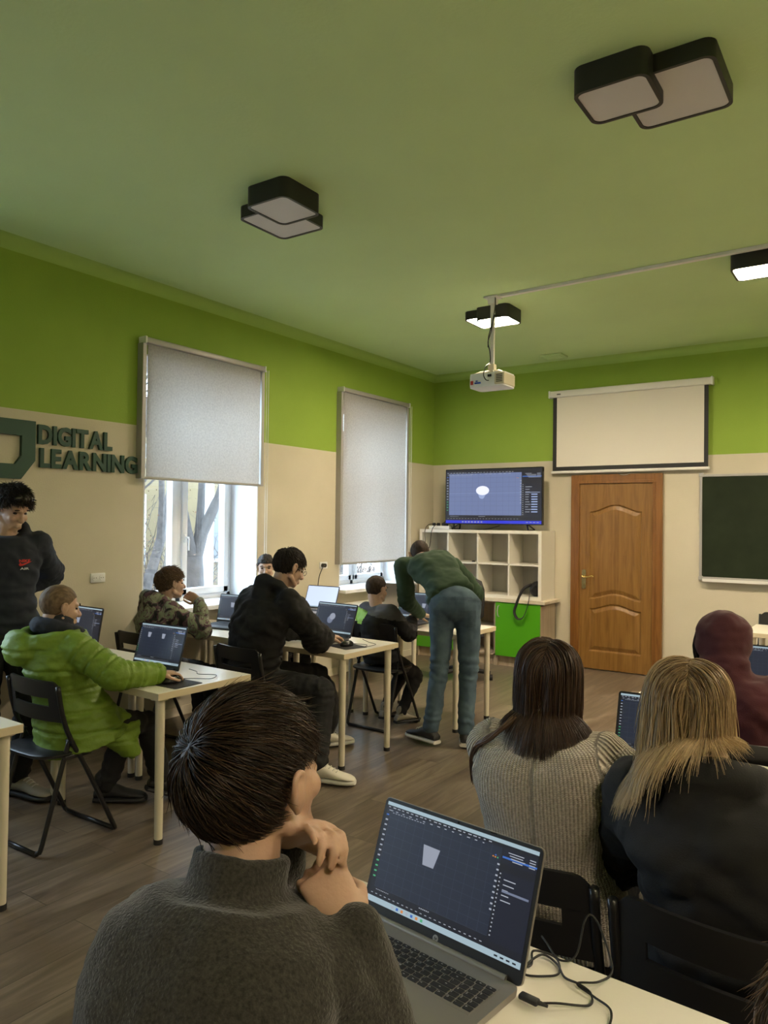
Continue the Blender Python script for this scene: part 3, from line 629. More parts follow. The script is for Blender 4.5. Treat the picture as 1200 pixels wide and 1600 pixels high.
for i, (x, y, r, lab) in enumerate(TABLES):
    if i == 0: T0.location = (x, y, 0); T0.rotation_euler = (0, 0, r); T0['label'] = lab; T0['group'] = 'white desks in rows'
    else: dup(T0, (x, y, 0), r, lab, 'white desks in rows')
# ------------------------------------------------------------------ folding chairs
M_chair = mat('black_chair_plastic', (.010, .010, .011), .38); M_ctube = mat('black_chair_tube', (.010, .010, .011), .3)
def make_chair():
    t = thing('folding_chair', 'x', 'chair')
    s = MB(); n = 28; rings = []
    for (dz, k) in ((0, .94), (.010, 1.0), (.018, 1.0), (.024, .96)):
        rings.append([V(.205*k*abs(math.cos(a))**.55*np.sign(math.cos(a)), .01+.19*k*abs(math.sin(a))**.6*np.sign(math.sin(a)), .432+dz) for a in np.linspace(0, 2*PI, n, endpoint=False)])
    s.loft(rings); obj('seat', s, M_chair, t, smooth=50)
    # back rest: curved moulded panel with a slot, lying between the two uprights
    b = MB(); zs = [(.615, .635), (.635, .668), (.668, .675), (.70, .707), (.707, .735), (.735, .772), (.772, .79)]
    def back(x): return -.082-.030*(1-(x/.2)**2)
    X = np.linspace(-.205, .205, 33)
    def strip(x, z0, z1): 
        pass
    def solid(xs, z0, z1, th=.012):
        rings = []
        for x in xs:
            e = max(0, (abs(x)-.165)/.04); zt = z1-.03*e*e if z1 > .78 else z1; y = back(x)-(z0-.6)*.14; y2 = back(x)-(zt-.6)*.14
            rings.append([V(x, y-th/2, z0), V(x, y2-th/2, zt), V(x, y2+th/2, zt), V(x, y+th/2, z0)])
        b.loft(rings)
    solid(X, .60, .672); solid(X, .712, .795); solid(X[X < -.135], .67, .714); solid(X[X > .135], .67, .714)
    obj('backrest', b, M_chair, t, smooth=45)
    f = MB()
    for sx in (-1, 1):
        f.tube([(sx*.212, -.113, .775), (sx*.212, -.088, .64), (sx*.212, -.045, .52), (sx*.212, .05, .345), (sx*.212, .195, .05), (sx*.206, .208, .022), (sx*.19, .213, .012)], .0115, 8, smooth=4)
    f.tube([(-.195, .213, .0125), (.195, .213, .0125)], .0115, 8)
    obj('long_frame', f, M_ctube, t, smooth=True)
    g = MB()
    for sx in (-1, 1):
        g.tube([(sx*.19, -.035, .51), (sx*.19, -.085, .34), (sx*.19, -.165, .055), (sx*.184, -.180, .022), (sx*.17, -.185, .012)], .0115, 8, smooth=4)
    g.tube([(-.175, -.185, .0125), (.175, -.185, .0125)], .0115, 8)
    obj('rear_frame', g, M_ctube, t, smooth=True)
    for sx in (-1, 1): obj('pivot', MB().cyl((sx*.175, -.04, .505), (sx*.226, -.04, .505), .008), M_ctube, t); obj('hinge_plate', MB().box((sx*.201, .0, .43), (.02, .14, .02), bev=.004), M_ctube, t)
    return t
C0 = make_chair()
CHAIRS = [(1.29, -5.85, 0, 'black folding chair under the boy in the green jacket'),
 (.46, -4.62, .0, 'black folding chair under the boy in the camouflage hoodie'),
 (1.42, -4.61, -.10, 'black folding chair behind the person in the black hoodie and glasses'),
 (1.44, -3.20, -.05, 'black folding chair under the boy with the green shoulder patch'),
 (.36, -3.34, .2, 'black folding chair under the boy peeking from behind the black hoodie'),
 (3.98, -6.29, .0, 'black folding chair behind the girl in the grey knitted sweater'),
 (4.46, -6.33, -.08, 'black folding chair behind the blonde girl in the black hoodie'),
 (4.22, -4.97, .0, 'black folding chair under the person in the dark red hood'),
 (3.93, -.62, PI, 'black folding chair tucked behind the pale desk below the chalkboard'),
 (4.05, -7.60, .0, 'black folding chair under the boy in the fuzzy grey sweater')]
for i, (x, y, r, lab) in enumerate(CHAIRS):
    if i == 0: C0.location = (x, y, 0); C0.rotation_euler = (0, 0, r); C0['label'] = lab; C0['group'] = 'black folding chairs'
    else: dup(C0, (x, y, 0), r, lab, 'black folding chairs')
# office chair behind the bending man
oc = thing('office_chair', 'black office chair on castors behind the bending man', 'office chair', (1.15, -1.35, 0), .5)
b = MB().loft([[V(.21*k*math.cos(a), .02*math.sin(a)-.2-.03*k, z) for a in np.linspace(0, 2*PI, 24, endpoint=False)] for z, k in ((.60, .7), (.66, .95), (.80, 1.0), (.92, .98), (1.0, .85), (1.03, .55))]); obj('backrest', b, M_bag, oc, smooth=True)
obj('seat', MB().loft([[V(p[0], p[1], z) for p in rrect(.46*k, .44*k, .08)] for z, k in ((.44, .9), (.46, 1), (.50, 1), (.525, .9))]), M_bag, oc, smooth=50)
obj('column', MB().cyl((0, 0, .1), (0, 0, .44), .028).tube([(0, -.1, .46), (0, -.24, .5), (0, -.235, .7)], .02, 8), M_blk, oc)
for k in range(5):
    a = 2*PI*k/5; lg = obj('leg', MB().tube([(0, 0, .12), (.28*math.cos(a), .28*math.sin(a), .075)], [.028, .018], 8), M_blk, oc, smooth=40)
    obj('castor', MB().cyl((.28*math.cos(a)-.02, .28*math.sin(a), .03), (.28*math.cos(a)+.02, .28*math.sin(a), .03), .03), M_blk, lg)

# ------------------------------------------------------------------ laptops
M_silver = mat('brushed_silver', (.33, .31, .29), .38, metal=.6); M_dgrey = mat('dark_laptop_shell', (.035, .037, .042), .4); M_bez = mat('black_bezel', (.014, .014, .015), .45); M_key = mat('black_key', (.018, .018, .020), .5); M_leg = mat('key_legend', (.55, .55, .55), .5); M_pad = mat('touchpad', (.25, .235, .22), .35, metal=.5); M_hp = mat('logo_silver', (.5, .5, .5), .3, metal=.8)
def logo(cx, z, r):
    q = MB(); a = np.linspace(0, 2*PI, 28, endpoint=False)
    q.add([V(cx+r*math.cos(t), -.0004, z+r*math.sin(t)) for t in a], [tuple(range(28))], 0)
    vs, fs, w, h = text_mb('hp', 1, 0, .02, shear=.35); k = 1.15*r/w
    q.add([V(cx+(p[0]-w/2)*k, -.0008, z+(p[1]-h*.5)*k) for p in vs], fs, 1); return q
def laptop(label, x, y, z, rz, tilt, silver=False, W=.36, D=.245, detail=False, ar=.64, **kw):
    t = thing('laptop', label, 'laptop', (x, y, z), rz, 'open laptops on the desks'); sh = M_silver if silver else M_dgrey
    # local: hinge line at the origin, base reaches to -y, display leans back by tilt
    obj('base', MB().loft([[V(p[0], p[1]-D/2, zz) for p in rrect(W*k, D*k, .014, 4)] for zz, k in ((0, .96), (.004, .995), (.015, 1), (.0165, .997))]), sh, t, smooth=40)
    if detail:
        kb = obj('keyboard', MB().bb(-W/2+.022, W/2-.022, -.125, -.032, .0166, .0169), M_silver, t)
        rows = [(.0105, ['e']+['f']*14+['e']*1), (.0145, ['']*0+list('`1234567890-=')+['<<']+['']*3), (.0145, ['Tab']+list('QWERTYUIOP[]')+['\\']+['7', '8', '9']), (.0145, ['Cap']+list("ASDFGHJKL;'")+['Ent']+['4', '5', '6']), (.0145, ['Shi']+list('ZXCVBNM,./')+['Shift']+['1', '2', '3']), (.0145, ['ctr', 'fn', 'w', 'alt', '      ', 'alt', 'ctr', '<', '^', '>', '0', '.', '+'])]
        yy = -.036; bw = W-.046
        for hgt, ks in rows:
            wd = [{'Tab': 1.5, '<<': 1.6, 'Cap': 1.75, 'Ent': 1.9, 'Shi': 2.2, 'Shift': 2.0, '      ': 5.2, 'ctr': 1.2}.get(k, 1) for k in ks]; u = bw/sum(wd); x_ = -bw/2
            for k, wk in zip(ks, wd):
                kw_ = wk*u-.0028; kk = MB().loft([[V(p[0], p[1], zz) for p in rrect(kw_-e, hgt-.0028-e, .0012, 2)] for zz, e in ((0, 0), (.0012, 0), (.0018, .0008))])
                if len(k) == 1 and k not in 'wfe':
                    vs, fs, w_, h_ = text_mb(k, 1, 0, .01)
                    if len(fs): sc = .0052/max(.6, h_); kk.add([V(-kw_/2+.002+p[0]*sc, -.0005+p[1]*sc, .00195) for p in vs], fs, 1)
                elif k in ('f', 'e') or len(k) > 1 and k.strip(): kk.bb(-.002, .0015, -.001, .0006, .0018, .0019, m=1)
                ko = obj('key', kk, [M_key, M_leg], kb, loc=(x_+wk*u/2, yy-hgt/2, .0169), fix=False); x_ += wk*u
            yy -= hgt
    else:
        kb = MB().bb(-W/2+.025, W/2-.025, -.135, -.03, .0164, .0168, m=0)
        for r_ in range(6):
            for c_ in range(16): kb.bb(-W/2+.028+c_*(W-.056)/16, -W/2+.028+(c_+.86)*(W-.056)/16, -.134+r_*.0172, -.134+r_*.0172+.0145, .0168, .0182, m=1)
        obj('keyboard', kb, [sh, M_key], t)
    obj('touchpad', MB().bb(-.075, .045, -.225, -.148, .0165, .0169), M_pad if silver else M_bez, t)
    obj('hinge', MB().cyl((-W/2+.03, .002, .0165), (W/2-.03, .002, .0165), .0065), M_silver if silver else M_bez, t, smooth=40)
    H = ar*W; R = Matrix.Rotation(-tilt, 3, 'X')
    lid = MB().prism(rrect(W, H, .010, 5, 0, H/2), (0, 0, 0), (1, 0, 0), (0, 0, 1), (0, .006, 0)); lo = obj('lid', lid, sh, t); lo.location = (0, .004, .012); lo.rotation_euler = (-tilt, 0, 0)
    obj('bezel', MB().prism(rrect(W-.002, H-.002, .010, 5, 0, H/2), (0, 0, 0), (1, 0, 0), (0, 0, 1), (0, -.0015, 0)), M_bez, lo)
    sw, sh2 = W-.016, H-.034
    obj('screen', ui(sw, sh2, **kw), SMAT, lo, loc=(-sw/2, -.0018, .026), fix=False)
    obj('logo', logo(0, .0135, .0065), [M_hp, M_bez], lo, loc=(0, -.0016, 0), fix=False)
    obj('lid_logo', MB().cyl((0, .0058, H/2), (0, .0066, H/2), .016), M_hp, lo); obj('webcam', MB().cyl((0, -.0015, H-.0045), (0, -.0021, H-.0045), .0022).bb(-.09, -.075, -.002, -.0014, H-.003, H-.001).bb(.075, .09, -.002, -.0014, H-.003, H-.001), M_tvb, lo)
    return t
laptop('silver laptop with a cup model on screen, open on the foreground desk', 3.998, -6.757, TT, -.13, .345, True, W=.386, ar=.60, detail=True, cup=(.36, .62), seed=1)
laptop('dark laptop open right in front of the boy in the green jacket', 1.36, -5.30, TT, .02, .28, W=.375, cup=(.22, .72), cups=2, seed=2)
laptop('dark laptop under the wall socket, left of the green jacket', .335, -5.07, TT, -.05, .17, W=.38, cup=(.3, .6), seed=3)
laptop('dark laptop by the window beside the camouflage hoodie', .42, -3.78, TT, .10, .22, cup=(.38, .62), seed=4)
laptop('dark laptop on which the person in the black hoodie types', 1.395, -3.79, TT, -.07, .34, W=.375, kind='round', cup=(.42, .50), seed=5)
laptop('laptop with a bright blank screen on the desk beyond the black hoodie', .33, -2.62, TT, .05, .36, True, kind='blank', seed=6)
laptop('dark laptop under the arm of the bending man', 1.40, -2.66, TT, .0, .24, cup=(.7, .5), seed=7)
laptop('grey laptop seen from behind under the far window', .74, -1.86, TT, PI+.25, .25, True, seed=8)
laptop('dark laptop between the two long haired girls', 4.09, -5.36, TT, .06, .35, cup=(.5, .5), seed=9)
laptop('dark laptop at the right edge beside the dark red hood', 4.26, -3.92, TT, .0, .22, cup=(.42, .52), cups=1, seed=10)
# mice, pads, cables
def mouse(x, y, rz, label, pad=None, cable=None):
    t = thing('computer_mouse', label, 'mouse', (x, y, TT+.002), rz); b = MB().loft([[V(.030*k*math.cos(a)*(1-.12*math.sin(a)), .052*k*math.sin(a), z) for a in np.linspace(0, 2*PI, 20, endpoint=False)] for z, k in ((0, .92), (.008, 1), (.020, .94), (.030, .72), (.035, .35))])
    obj('shell', b, M_tvb, t, smooth=True); obj('scroll_wheel', MB().cyl((-.003, .027, .029), (.003, .027, .029), .006), M_dgrey, t)
    if cable: obj('mouse_cable', MB().tube(cable, .0018, 6, smooth=6), M_cable, t)
    if pad: tag(obj('mouse_pad', MB().prism(rrect(.22, .18, .012), (0, 0, 0), (1, 0, 0), (0, 1, 0), (0, 0, .0022)), M_bag, loc=(x+pad[0], y+pad[1], TT)), pad[2], 'mouse pad').rotation_euler = (0, 0, rz)
mouse(1.70, -5.47, .0, 'black mouse under the hand of the boy in the green jacket', (.02, .01, 'black mouse pad beside the green jacket sleeve'), [(0, .05, .012), (.03, .13, .004), (.10, .18, .004), (.05, .26, .004), (-.04, .22, .004), (-.1, .26, .004), (-.16, .26, .01)])
mouse(1.72, -4.02, -.3, 'black mouse at the right end of the desk of the black hoodie', (.0, .0, 'black mouse pad beside the typing hands of the black hoodie'), [(0, .05, .012), (.06, .12, .004), (.12, .05, .004), (.08, .18, .004), (-.02, .20, .004), (-.12, .22, .01)])
# ------------------------------------------------------------------ people: shared anatomy
def hash3(i, j, k, s): 
    h = (i*73856093) ^ (j*19349663) ^ (k*83492791) ^ (s*2654435761 & 0x7fffffff); h = (h ^ (h >> 13))*1274126177 & 0x7fffffff; return ((h ^ (h >> 16)) & 0xffff)/65535.
def vnoise(P, s=0):
    P = np.asarray(P); i = np.floor(P).astype(np.int64); f = P-i; f = f*f*(3-2*f); r = 0
    for a in (0, 1):
        for b in (0, 1):
            for c in (0, 1):
                w = (f[:, 0] if a else 1-f[:, 0])*(f[:, 1] if b else 1-f[:, 1])*(f[:, 2] if c else 1-f[:, 2]); r = r+w*hash3(i[:, 0]+a, i[:, 1]+b, i[:, 2]+c, s)
    return r*2-1
def fbm(P, s=0, o=3):
    r = 0; a = 1
    for k in range(o): r = r+a*vnoise(P*2**k, s+k); a *= .5
    return r
def remesh(mb, voxel, smooth=4, fac=.5):
    me = mb.mesh('shape'); fixn(me); o = bpy.data.objects.new('shape', me); COL.objects.link(o)
    m = o.modifiers.new('r', 'REMESH'); m.mode = 'VOXEL'; m.voxel_size = voxel; m.adaptivity = 0
    if smooth: s = o.modifiers.new('s', 'SMOOTH'); s.factor = fac; s.iterations = smooth
    bpy.context.view_layer.update(); out = bpy.data.meshes.new_from_object(o.evaluated_get(bpy.context.evaluated_depsgraph_get()))
    bpy.data.objects.remove(o); bpy.data.meshes.remove(me); out.materials.clear(); return out
def getv(me):
    n = len(me.vertices); a = np.empty(n*3, 'f'); me.vertices.foreach_get('co', a); b = np.empty(n*3, 'f'); me.vertices.foreach_get('normal', b); return a.reshape(-1, 3).astype(float), b.reshape(-1, 3).astype(float)
def setv(me, c): me.vertices.foreach_set('co', np.asarray(c, 'f').ravel()); me.update()
def displace(me, fn):
    c, n = getv(me); setv(me, c+n*np.asarray(fn(c))[:, None])
def fattr(me, name, vals):
    a = me.attributes.new(name, 'FLOAT', 'POINT'); a.data.foreach_set('value', np.asarray(vals, 'f'))
def ik(a, c, l1, l2, pole):
    a, c, pole = map(lambda v: np.asarray(v, float), (a, c, pole)); d = c-a; L = np.linalg.norm(d); L2 = min(L, (l1+l2)*.995); u = d/L; c2 = a+u*L2
    x = (l1*l1-l2*l2+L2*L2)/(2*L2); h = math.sqrt(max(0, l1*l1-x*x)); q = pole-a; q = q-np.dot(q, u)*u; return a+u*x+nrm(q)*h, c2
def seg_param(C, a, b):
    ab = b-a; t = np.clip(((C-a)@ab)/(ab@ab), 0, 1); p = a+t[:, None]*ab; return np.linalg.norm(C-p, axis=1), t
def headmat(yaw, pitch, roll=0):
    y, p = math.radians(yaw), math.radians(pitch); Y = V(math.sin(y)*math.cos(p), math.cos(y)*math.cos(p), math.sin(p)); X = nrm(np.cross(Y, V(0, 0, 1))); Z = np.cross(X, Y)
    r = math.radians(roll); X2 = math.cos(r)*X-math.sin(r)*Z; Z2 = math.sin(r)*X+math.cos(r)*Z; return np.stack([X2, Y, Z2], 1)
def add_head(q, H, R, s, neck, ear=1):
    def P(*a): return H+R@(V(*a)*s)
    E = lambda c, r, RR=None: q.ell(P(*c), V(*r)*s, R if RR is None else R@RR)
    E((0, -.012, .028), (.074, .093, .086)); E((0, .028, -.02), (.062, .062, .082)); E((0, .036, -.072), (.046, .048, .040)); q.cap(P(0, .066, -.094), P(0, .060, -.088), .017*s)
    for x in (-1, 1):
        E((x*.034, .062, -.028), (.024, .022, .024)); q.cap(P(x*.012, .084, .022), P(x*.045, .068, .022), .011*s, .009*s)
        q.cap(P(x*.058, .0, -.055), P(x*.028, .06, -.088), .016*s, .013*s); E((x*.011, .098, -.032), (.008, .010, .008))
        # ear: a curved rim around a shallow bowl
        rim = [P(x*(.070+(a-.070)*ear), b, c) for a, b, c in ((.072, .006, -.022), (.077, .012, .004), (.082, .006, .024), (.086, -.010, .030), (.088, -.020, .016), (.084, -.018, -.004), (.078, -.006, -.026), (.073, .004, -.034))]
        q.tube(rim, .0052*s, 8, smooth=4); E((x*(.068+.009*ear), -.004, .0), (.005+.005*ear, .016, .027))
    q.tube([P(0, .084, .012), P(0, .096, -.012), P(0, .107, -.030), P(0, .095, -.040)], [.008*s, .009*s, .012*s, .008*s], 10, smooth=3)
    for z, r in ((-.060, .0068), (-.070, .0078)): q.tube([P(-.022, .076, z+.001), P(-.010, .088, z), P(0, .0895, z), P(.010, .088, z), P(.022, .076, z+.001)], [.003*s, r*s, r*s*1.05, r*s, .003*s], 8, smooth=3)
    q.cap(P(0, -.028, -.055), neck+V(0, 0, -.02), .053*s, .056*s)
def hand(q, w, d, pn, s, curl=(.3, .35, .4, .45), thumb=.4, side=1, spread=.12):
    """w wrist, d finger direction, pn palm normal (out of the palm), side=+1 when the thumb lies on cross(d,pn)"""
    d = nrm(d); pn = nrm(pn-np.dot(pn, d)*d); t = nrm(np.cross(d, pn))*side; k = s
    def at(a, b, c): return w+(d*a+t*b+pn*c)*k
    rings = []
    for a, hw, th in ((-.02, .024, .020), (.0, .026, .019), (.03, .033, .017), (.06, .040, .015), (.088, .041, .013), (.096, .036, .010)):
        rings.append([at(a, hw*math.cos(u), th*math.sin(u)) for u in np.linspace(0, 2*PI, 16, endpoint=False)])
    q.loft(rings); tips = []
    for i, (off, L, r) in enumerate(((.030, .072, .0088), (.010, .080, .0090), (-.011, .074, .0086), (-.030, .058, .0076))):
        p = at(.082, off, 0); c = curl[i]; ang = c*.6; seg = [L*.45, L*.31, L*.24]; pts = [p]; dd = d+t*(off*spread*8/1.)*.35
        dd = nrm(dd)
        for j, l in enumerate(seg):
            v = nrm(dd*math.cos(ang)+pn*math.sin(ang)); p = p+v*l*k; pts.append(p); ang += c*(1.25 if j == 0 else .9)
        for j in range(3): q.cap(pts[j], pts[j+1], (r-.0006*j)*k, (r-.0006*(j+1))*k, 10)
        tips.append(pts[-1])
    b = at(.022, .026, .006); v1 = nrm(d*.62+t*(.75-.3*thumb)+pn*(.2+.5*thumb)); b2 = b+v1*.042*k; v2 = nrm(d*.9+t*(.25-.6*thumb)+pn*(.15+.5*thumb)); b3 = b2+v2*.032*k; b4 = b3+nrm(v2*.9+d*.3-t*.35*thumb)*.026*k
    q.cap(b, b2, .0145*k, .011*k, 12); q.cap(b2, b3, .0108*k, .0098*k, 10); q.cap(b3, b4, .0098*k, .0085*k, 10); return tips
M_skin = mat('skin', (.50, .325, .235), .5, sss=.12, bump=.0006, bscale=180, var=.08, vscale=14); M_skin2 = mat('skin_warm', (.43, .27, .185), .5, sss=.12, bump=.0006, bscale=180, var=.08, vscale=14)
M_eye = mat('eye', (.03, .02, .015), .15)
TR = [(0, .150, .105, .0), (.16, .150, .108, .0), (.38, .128, .092, .005), (.60, .142, .100, .0), (.80, .165, .102, -.008), (.92, .150, .082, -.005), (1.0, .075, .062, 0)]
def torso(q, pel, nk, X, s, pad=(0, 0), t0=0, t1=1., flare=0, bow=0, trk=None):
    U = nk-pel; L = np.linalg.norm(U); u = U/L; X = nrm(X-np.dot(X, u)*u); F = nrm(np.cross(u, X)); tr = trk or TR; T = [a[0] for a in tr]; rings = []
    for t in np.linspace(t0, t1, 16):
        w = np.interp(t, T, [a[1] for a in tr])*s+pad[0]; d = np.interp(t, T, [a[2] for a in tr])*s+pad[1]; o = np.interp(t, T, [a[3] for a in tr])*s
        e = flare*max(0, .35-t)/.35; w += e; d += e; c = pel+u*L*t+F*(o-bow*math.sin(PI*min(1, max(0, t))))
        rings.append([c+X*w*np.sign(math.cos(a))*abs(math.cos(a))**.85+F*d*np.sign(math.sin(a))*abs(math.sin(a))**.9 for a in np.linspace(0, 2*PI, 26, endpoint=False)])
    q.loft(rings)
class Person: pass
def person(label, S):
    """S: world-space joints. Builds root Empty > body (one continuous skin mesh), clothes, shoes, hair."""
    p = Person(); s = S.get('s', 1.); pel, nk, H = V(*S['pelvis']), V(*S['neck']), V(*S['head']); root = thing('person', label, 'person', (pel[0], pel[1], 0)); org = V(pel[0], pel[1], 0)
    p.root, p.org, p.s, p.H = root, org, s, H; hs = S.get('hs', .6*s+.38); R = headmat(*S.get('face', (0, 0, 0))); p.R = R; p.hs = hs
    ty = math.radians(S.get('twist', 0)); X = V(math.cos(ty), -math.sin(ty), math.sin(math.radians(S.get('shroll', 0)))); X = nrm(X); py = math.radians(S.get('ptwist', S.get('twist', 0))); PX = V(math.cos(py), -math.sin(py), 0); PF = V(math.sin(py), math.cos(py), 0)
    u = nrm(nk-pel); F = nrm(np.cross(u, X)); bow = S.get('bow', .03*s); p.X, p.F, p.u = X, F, u
    sw = S.get('shw', .165)*s; shR, shL = nk-u*.055*s+X*sw, nk-u*.055*s-X*sw
    if 'shR' in S: shR = V(*S['shR'])
    if 'shL' in S: shL = V(*S['shL'])
    la, lf, lt, ls = .285*s, .25*s, .43*s, .42*s
    arms = []
    for sd, sh in (('R', shR), ('L', shL)):
        sg = 1 if sd == 'R' else -1; w = V(*S.get('wrist'+sd, sh+PF*.25*s+V(0, 0, -.33*s)+X*sg*.02)); pole = V(*S.get('elbow'+sd, sh+X*sg*.25-u*.5-F*.2)); e, w = (V(*S['el'+sd]), w) if 'el'+sd in S else ik(sh, w, la, lf, pole); arms.append((sd, sh, e, w))
    legs = []
    for sd, sg in (('R', 1), ('L', -1)):
        hp = pel+PX*sg*.085*s; a = V(*S.get('ankle'+sd, hp+PF*.42*s+V(0, 0, -pel[2]+.09*s))); pole = V(*S.get('knee'+sd, hp+PF*1.+V(0, 0, .3))); k, a = ik(hp, a, lt, ls, pole); legs.append((sd, hp, k, a))
    p.arms, p.legs = arms, legs
    # continuous body
    q = MB(); torso(q, pel, nk, X, s, (-.018*s, -.018*s), bow=bow); add_head(q, H, R, hs, nk, S.get('ear', 1.25))
    q.cap(nk-u*.04*s, nk+(H-nk)*.45, .058*s, .052*s)
    for sd, sh, e, w in arms:
        sg = 1 if sd == 'R' else -1; q.cap(nk-u*.05*s, sh, .05*s, .048*s); q.cap(sh, e, .045*s, .036*s); q.cap(e, w, .038*s, .025*s); q.ell(e+(w-e)*.3, (.036*s,)*3)
        hd = S.get('hand'+sd, {}); d = V(*hd.get('d', nrm(w-e))); pn = V(*hd.get('p', (0, 0, -1))); hand(q, w, d, pn, s*hd.get('k', 1.), hd.get('curl', (.35, .4, .45, .5)), hd.get('thumb', .4), hd.get('side', (-1 if sd == 'R' else 1)*1), hd.get('spread', .12))
    for sd, hp, k, a in legs:
        q.cap(pel, hp, .08*s); q.cap(hp, k, .068*s, .048*s); q.cap(k, a, .048*s, .034*s); fy = math.radians(S.get('foot'+sd, S.get('ptwist', S.get('twist', 0)))); q.cap(a+V(0, 0, -.03*s), a+V(math.sin(fy), math.cos(fy), 0)*.07*s+V(0, 0, -.042*s), .026*s, .018*s)
    vx = S.get('vox', .0065); me = remesh(q, vx, 3)
    c, n = getv(me); L = ((c-H)@R)/hs       # eye sockets
    dd = np.zeros(len(c))
    for x in (-.031, .031): dd -= .009*hs*np.exp(-(((L[:, 0]-x)/.017)**2+((L[:, 1]-.085)/.03)**2+((L[:, 2]-.004)/.011)**2))
    setv(me, c+n*dd[:, None]); c = c+n*dd[:, None]; setv(me, c-org); body = obj('body', me, S.get('skin', M_skin), root, smooth=True, fix=False); p.body = body
    if S.get('eyes', True):
        for x in (-.031, .031):
            eo = obj('eye', MB().ell(H+R@(V(x, .0705, .003)*hs)-org, V(.012, .010, .006)*hs, R, 12), M_eye, root, smooth=True)
            obj('eyebrow', MB().tube([H+R@(V(x-.016, .083+.0, .024)*hs)-org, H+R@(V(x, .089, .029)*hs)-org, H+R@(V(x+.016, .083, .024)*hs)-org], .0032*hs, 6, smooth=3), S.get('brow', M_eye), root, smooth=True)
    # ---- top garment
    T = S['top']; pad = T.get('pad', .02); q = MB(); hem = T.get('hem', -.05); torso(q, pel, nk, X, s, (pad+T.get('wide', 0), pad+.004+T.get('deep', 0)), hem, T.get('t1', .985), T.get('flare', 0), bow)
    for sd, sh, e, w in arms:
        a0 = .056*s+pad*.7; q.cap(nk-u*.075*s, sh-u*.004, a0+.008*s, a0); q.cap(sh, e, a0, .046*s+pad*.8); cf = T.get('cuff', .93 if sd == 'R' else .93); cf = T.get('cuff'+sd, cf); we = e+(w-e)*cf; q.cap(e, we, .046*s+pad*.8, T.get('cr', .031)*s+pad*.45)
    for it in T.get('extra', []):
        if it[0] == 'ell': q.ell(V(*it[1]), V(*it[2]), np.array(headmat(*it[3])) if len(it) > 3 else None, 22)
        if it[0] == 'tube': q.tube([V(*v) for v in it[1]], it[2], 12, smooth=4)
        if it[0] == 'cap': q.cap(V(*it[1]), V(*it[2]), it[3], it[4])
    if T.get('collar'):
        ch, cr = T['collar']; ax = nrm(H-nk); xx, yy, zz = frame_from(ax, X); rr = .058*s+T.get('collar_pad', .012)
        for k in range(3): c0 = nk+zz*(ch*(k/2)); q.tube([c0+rr*(math.cos(a)*xx+math.sin(a)*yy) for a in np.linspace(0, 2*PI, 22, endpoint=False)], cr, 8, close=True)
        q.cap(nk-zz*.03, nk+zz*ch*.2, rr*.98, rr*.9)
    if T.get('hood'):
        hk = T['hood']; bx, by, bz = X, F, u
        pts = [nk+(X*a*.095+F*b+u*c)*s*1.0 for a, b, c in ((-.55, .085, -.045), (-1.0, .03, -.0), (-1.05, -.035, .035), (-.6, -.085, .05), (0, -.10, .05), (.6, -.085, .05), (1.05, -.035, .035), (1.0, .03, 0), (.55, .085, -.045))]
        q.tube(pts, [.018*s, .03*s*hk, .036*s*hk, .044*s*hk, .046*s*hk, .044*s*hk, .036*s*hk, .03*s*hk, .018*s], 12, smooth=4)
        q.ell(nk+(-F*.105-u*.055)*s, V(.115, .05, .10)*s*hk, np.stack([X, F, u], 1)); q.ell(nk+(-F*.115-u*.12)*s, V(.07, .04, .07)*s*hk, np.stack([X, F, u], 1))
    me = remesh(q, T.get('vox', .009), T.get('sm', 5)); c, n = getv(me)
    bones = [(pel, nk)]+[(sh, e) for _, sh, e, _ in arms]+[(e, w) for _, _, e, w in arms]; wt = np.full(len(c), 1e9); bi = np.zeros(len(c), int); bt = np.zeros(len(c)); ln = np.zeros(len(c))
    for i, (a, b) in enumerate(bones):
        d, t = seg_param(c, a, b); d = d-(.11*s if i == 0 else .02*s); m = d < wt; wt[m] = d[m]; bi[m] = i; bt[m] = t[m]; ln[m] = (t*np.linalg.norm(b-a))[m]
    amp = T.get('fold', .008); arm = bi > 0; fd = fbm(np.stack([c[:, 0]*9, c[:, 1]*9, c[:, 2]*13], 1), T.get('seed', 1))*amp
    bend = np.exp(-((bt-1)/.25)**2)*(bi >= 1)*(bi <= 2)+np.exp(-((bt)/.25)**2)*(bi >= 3); fd += arm*np.abs(np.sin(ln*85+fbm(c*14, 5)*2.2))*amp*.75*(bend+.25)
    if not T.get('smooth'):
        wl = (bi == 0)*np.exp(-((bt-.22)/.24)**2); fd += wl*np.sin(c[:, 2]*95+fbm(c*8, 9)*3.)*amp*.55
        dg = (bi == 0)*np.exp(-((bt-.7)/.22)**2); fd += dg*np.sin((c[:, 2]+np.abs((c-nk)@X)*.9)*60+fbm(c*6, 3)*2.5)*amp*.35
    if T.get('puff'):
        pf = T['puff']; wv = np.where(arm, ln/ (pf*.8), (c[:, 2])/pf+.25); fr_q = np.abs((wv+.06*fbm(c*7, 21)) % 1-.5); pk = np.exp(-(fr_q/.075)**2); fd = fd*.6-pk*.009+(1-pk)*.003*np.cos(fr_q*2*PI)+fbm(np.stack([c[:, 0]*22, c[:, 1]*22, c[:, 2]*48], 1), 8)*.0042
    c = c+n*fd[:, None]
    ang = np.zeros(len(c)); rad = np.ones(len(c))*.1
    for i, (a, b) in enumerate(bones):
        m = bi == i; uu = nrm(b-a); ff = nrm(F-np.dot(F, uu)*uu) if abs(np.dot(F, uu)) < .95 else nrm(X-np.dot(X, uu)*uu); rr_ = np.cross(uu, ff); v = c[m]-a; ang[m] = np.arctan2(v@rr_, v@ff)*(.15 if i == 0 else .05)*s
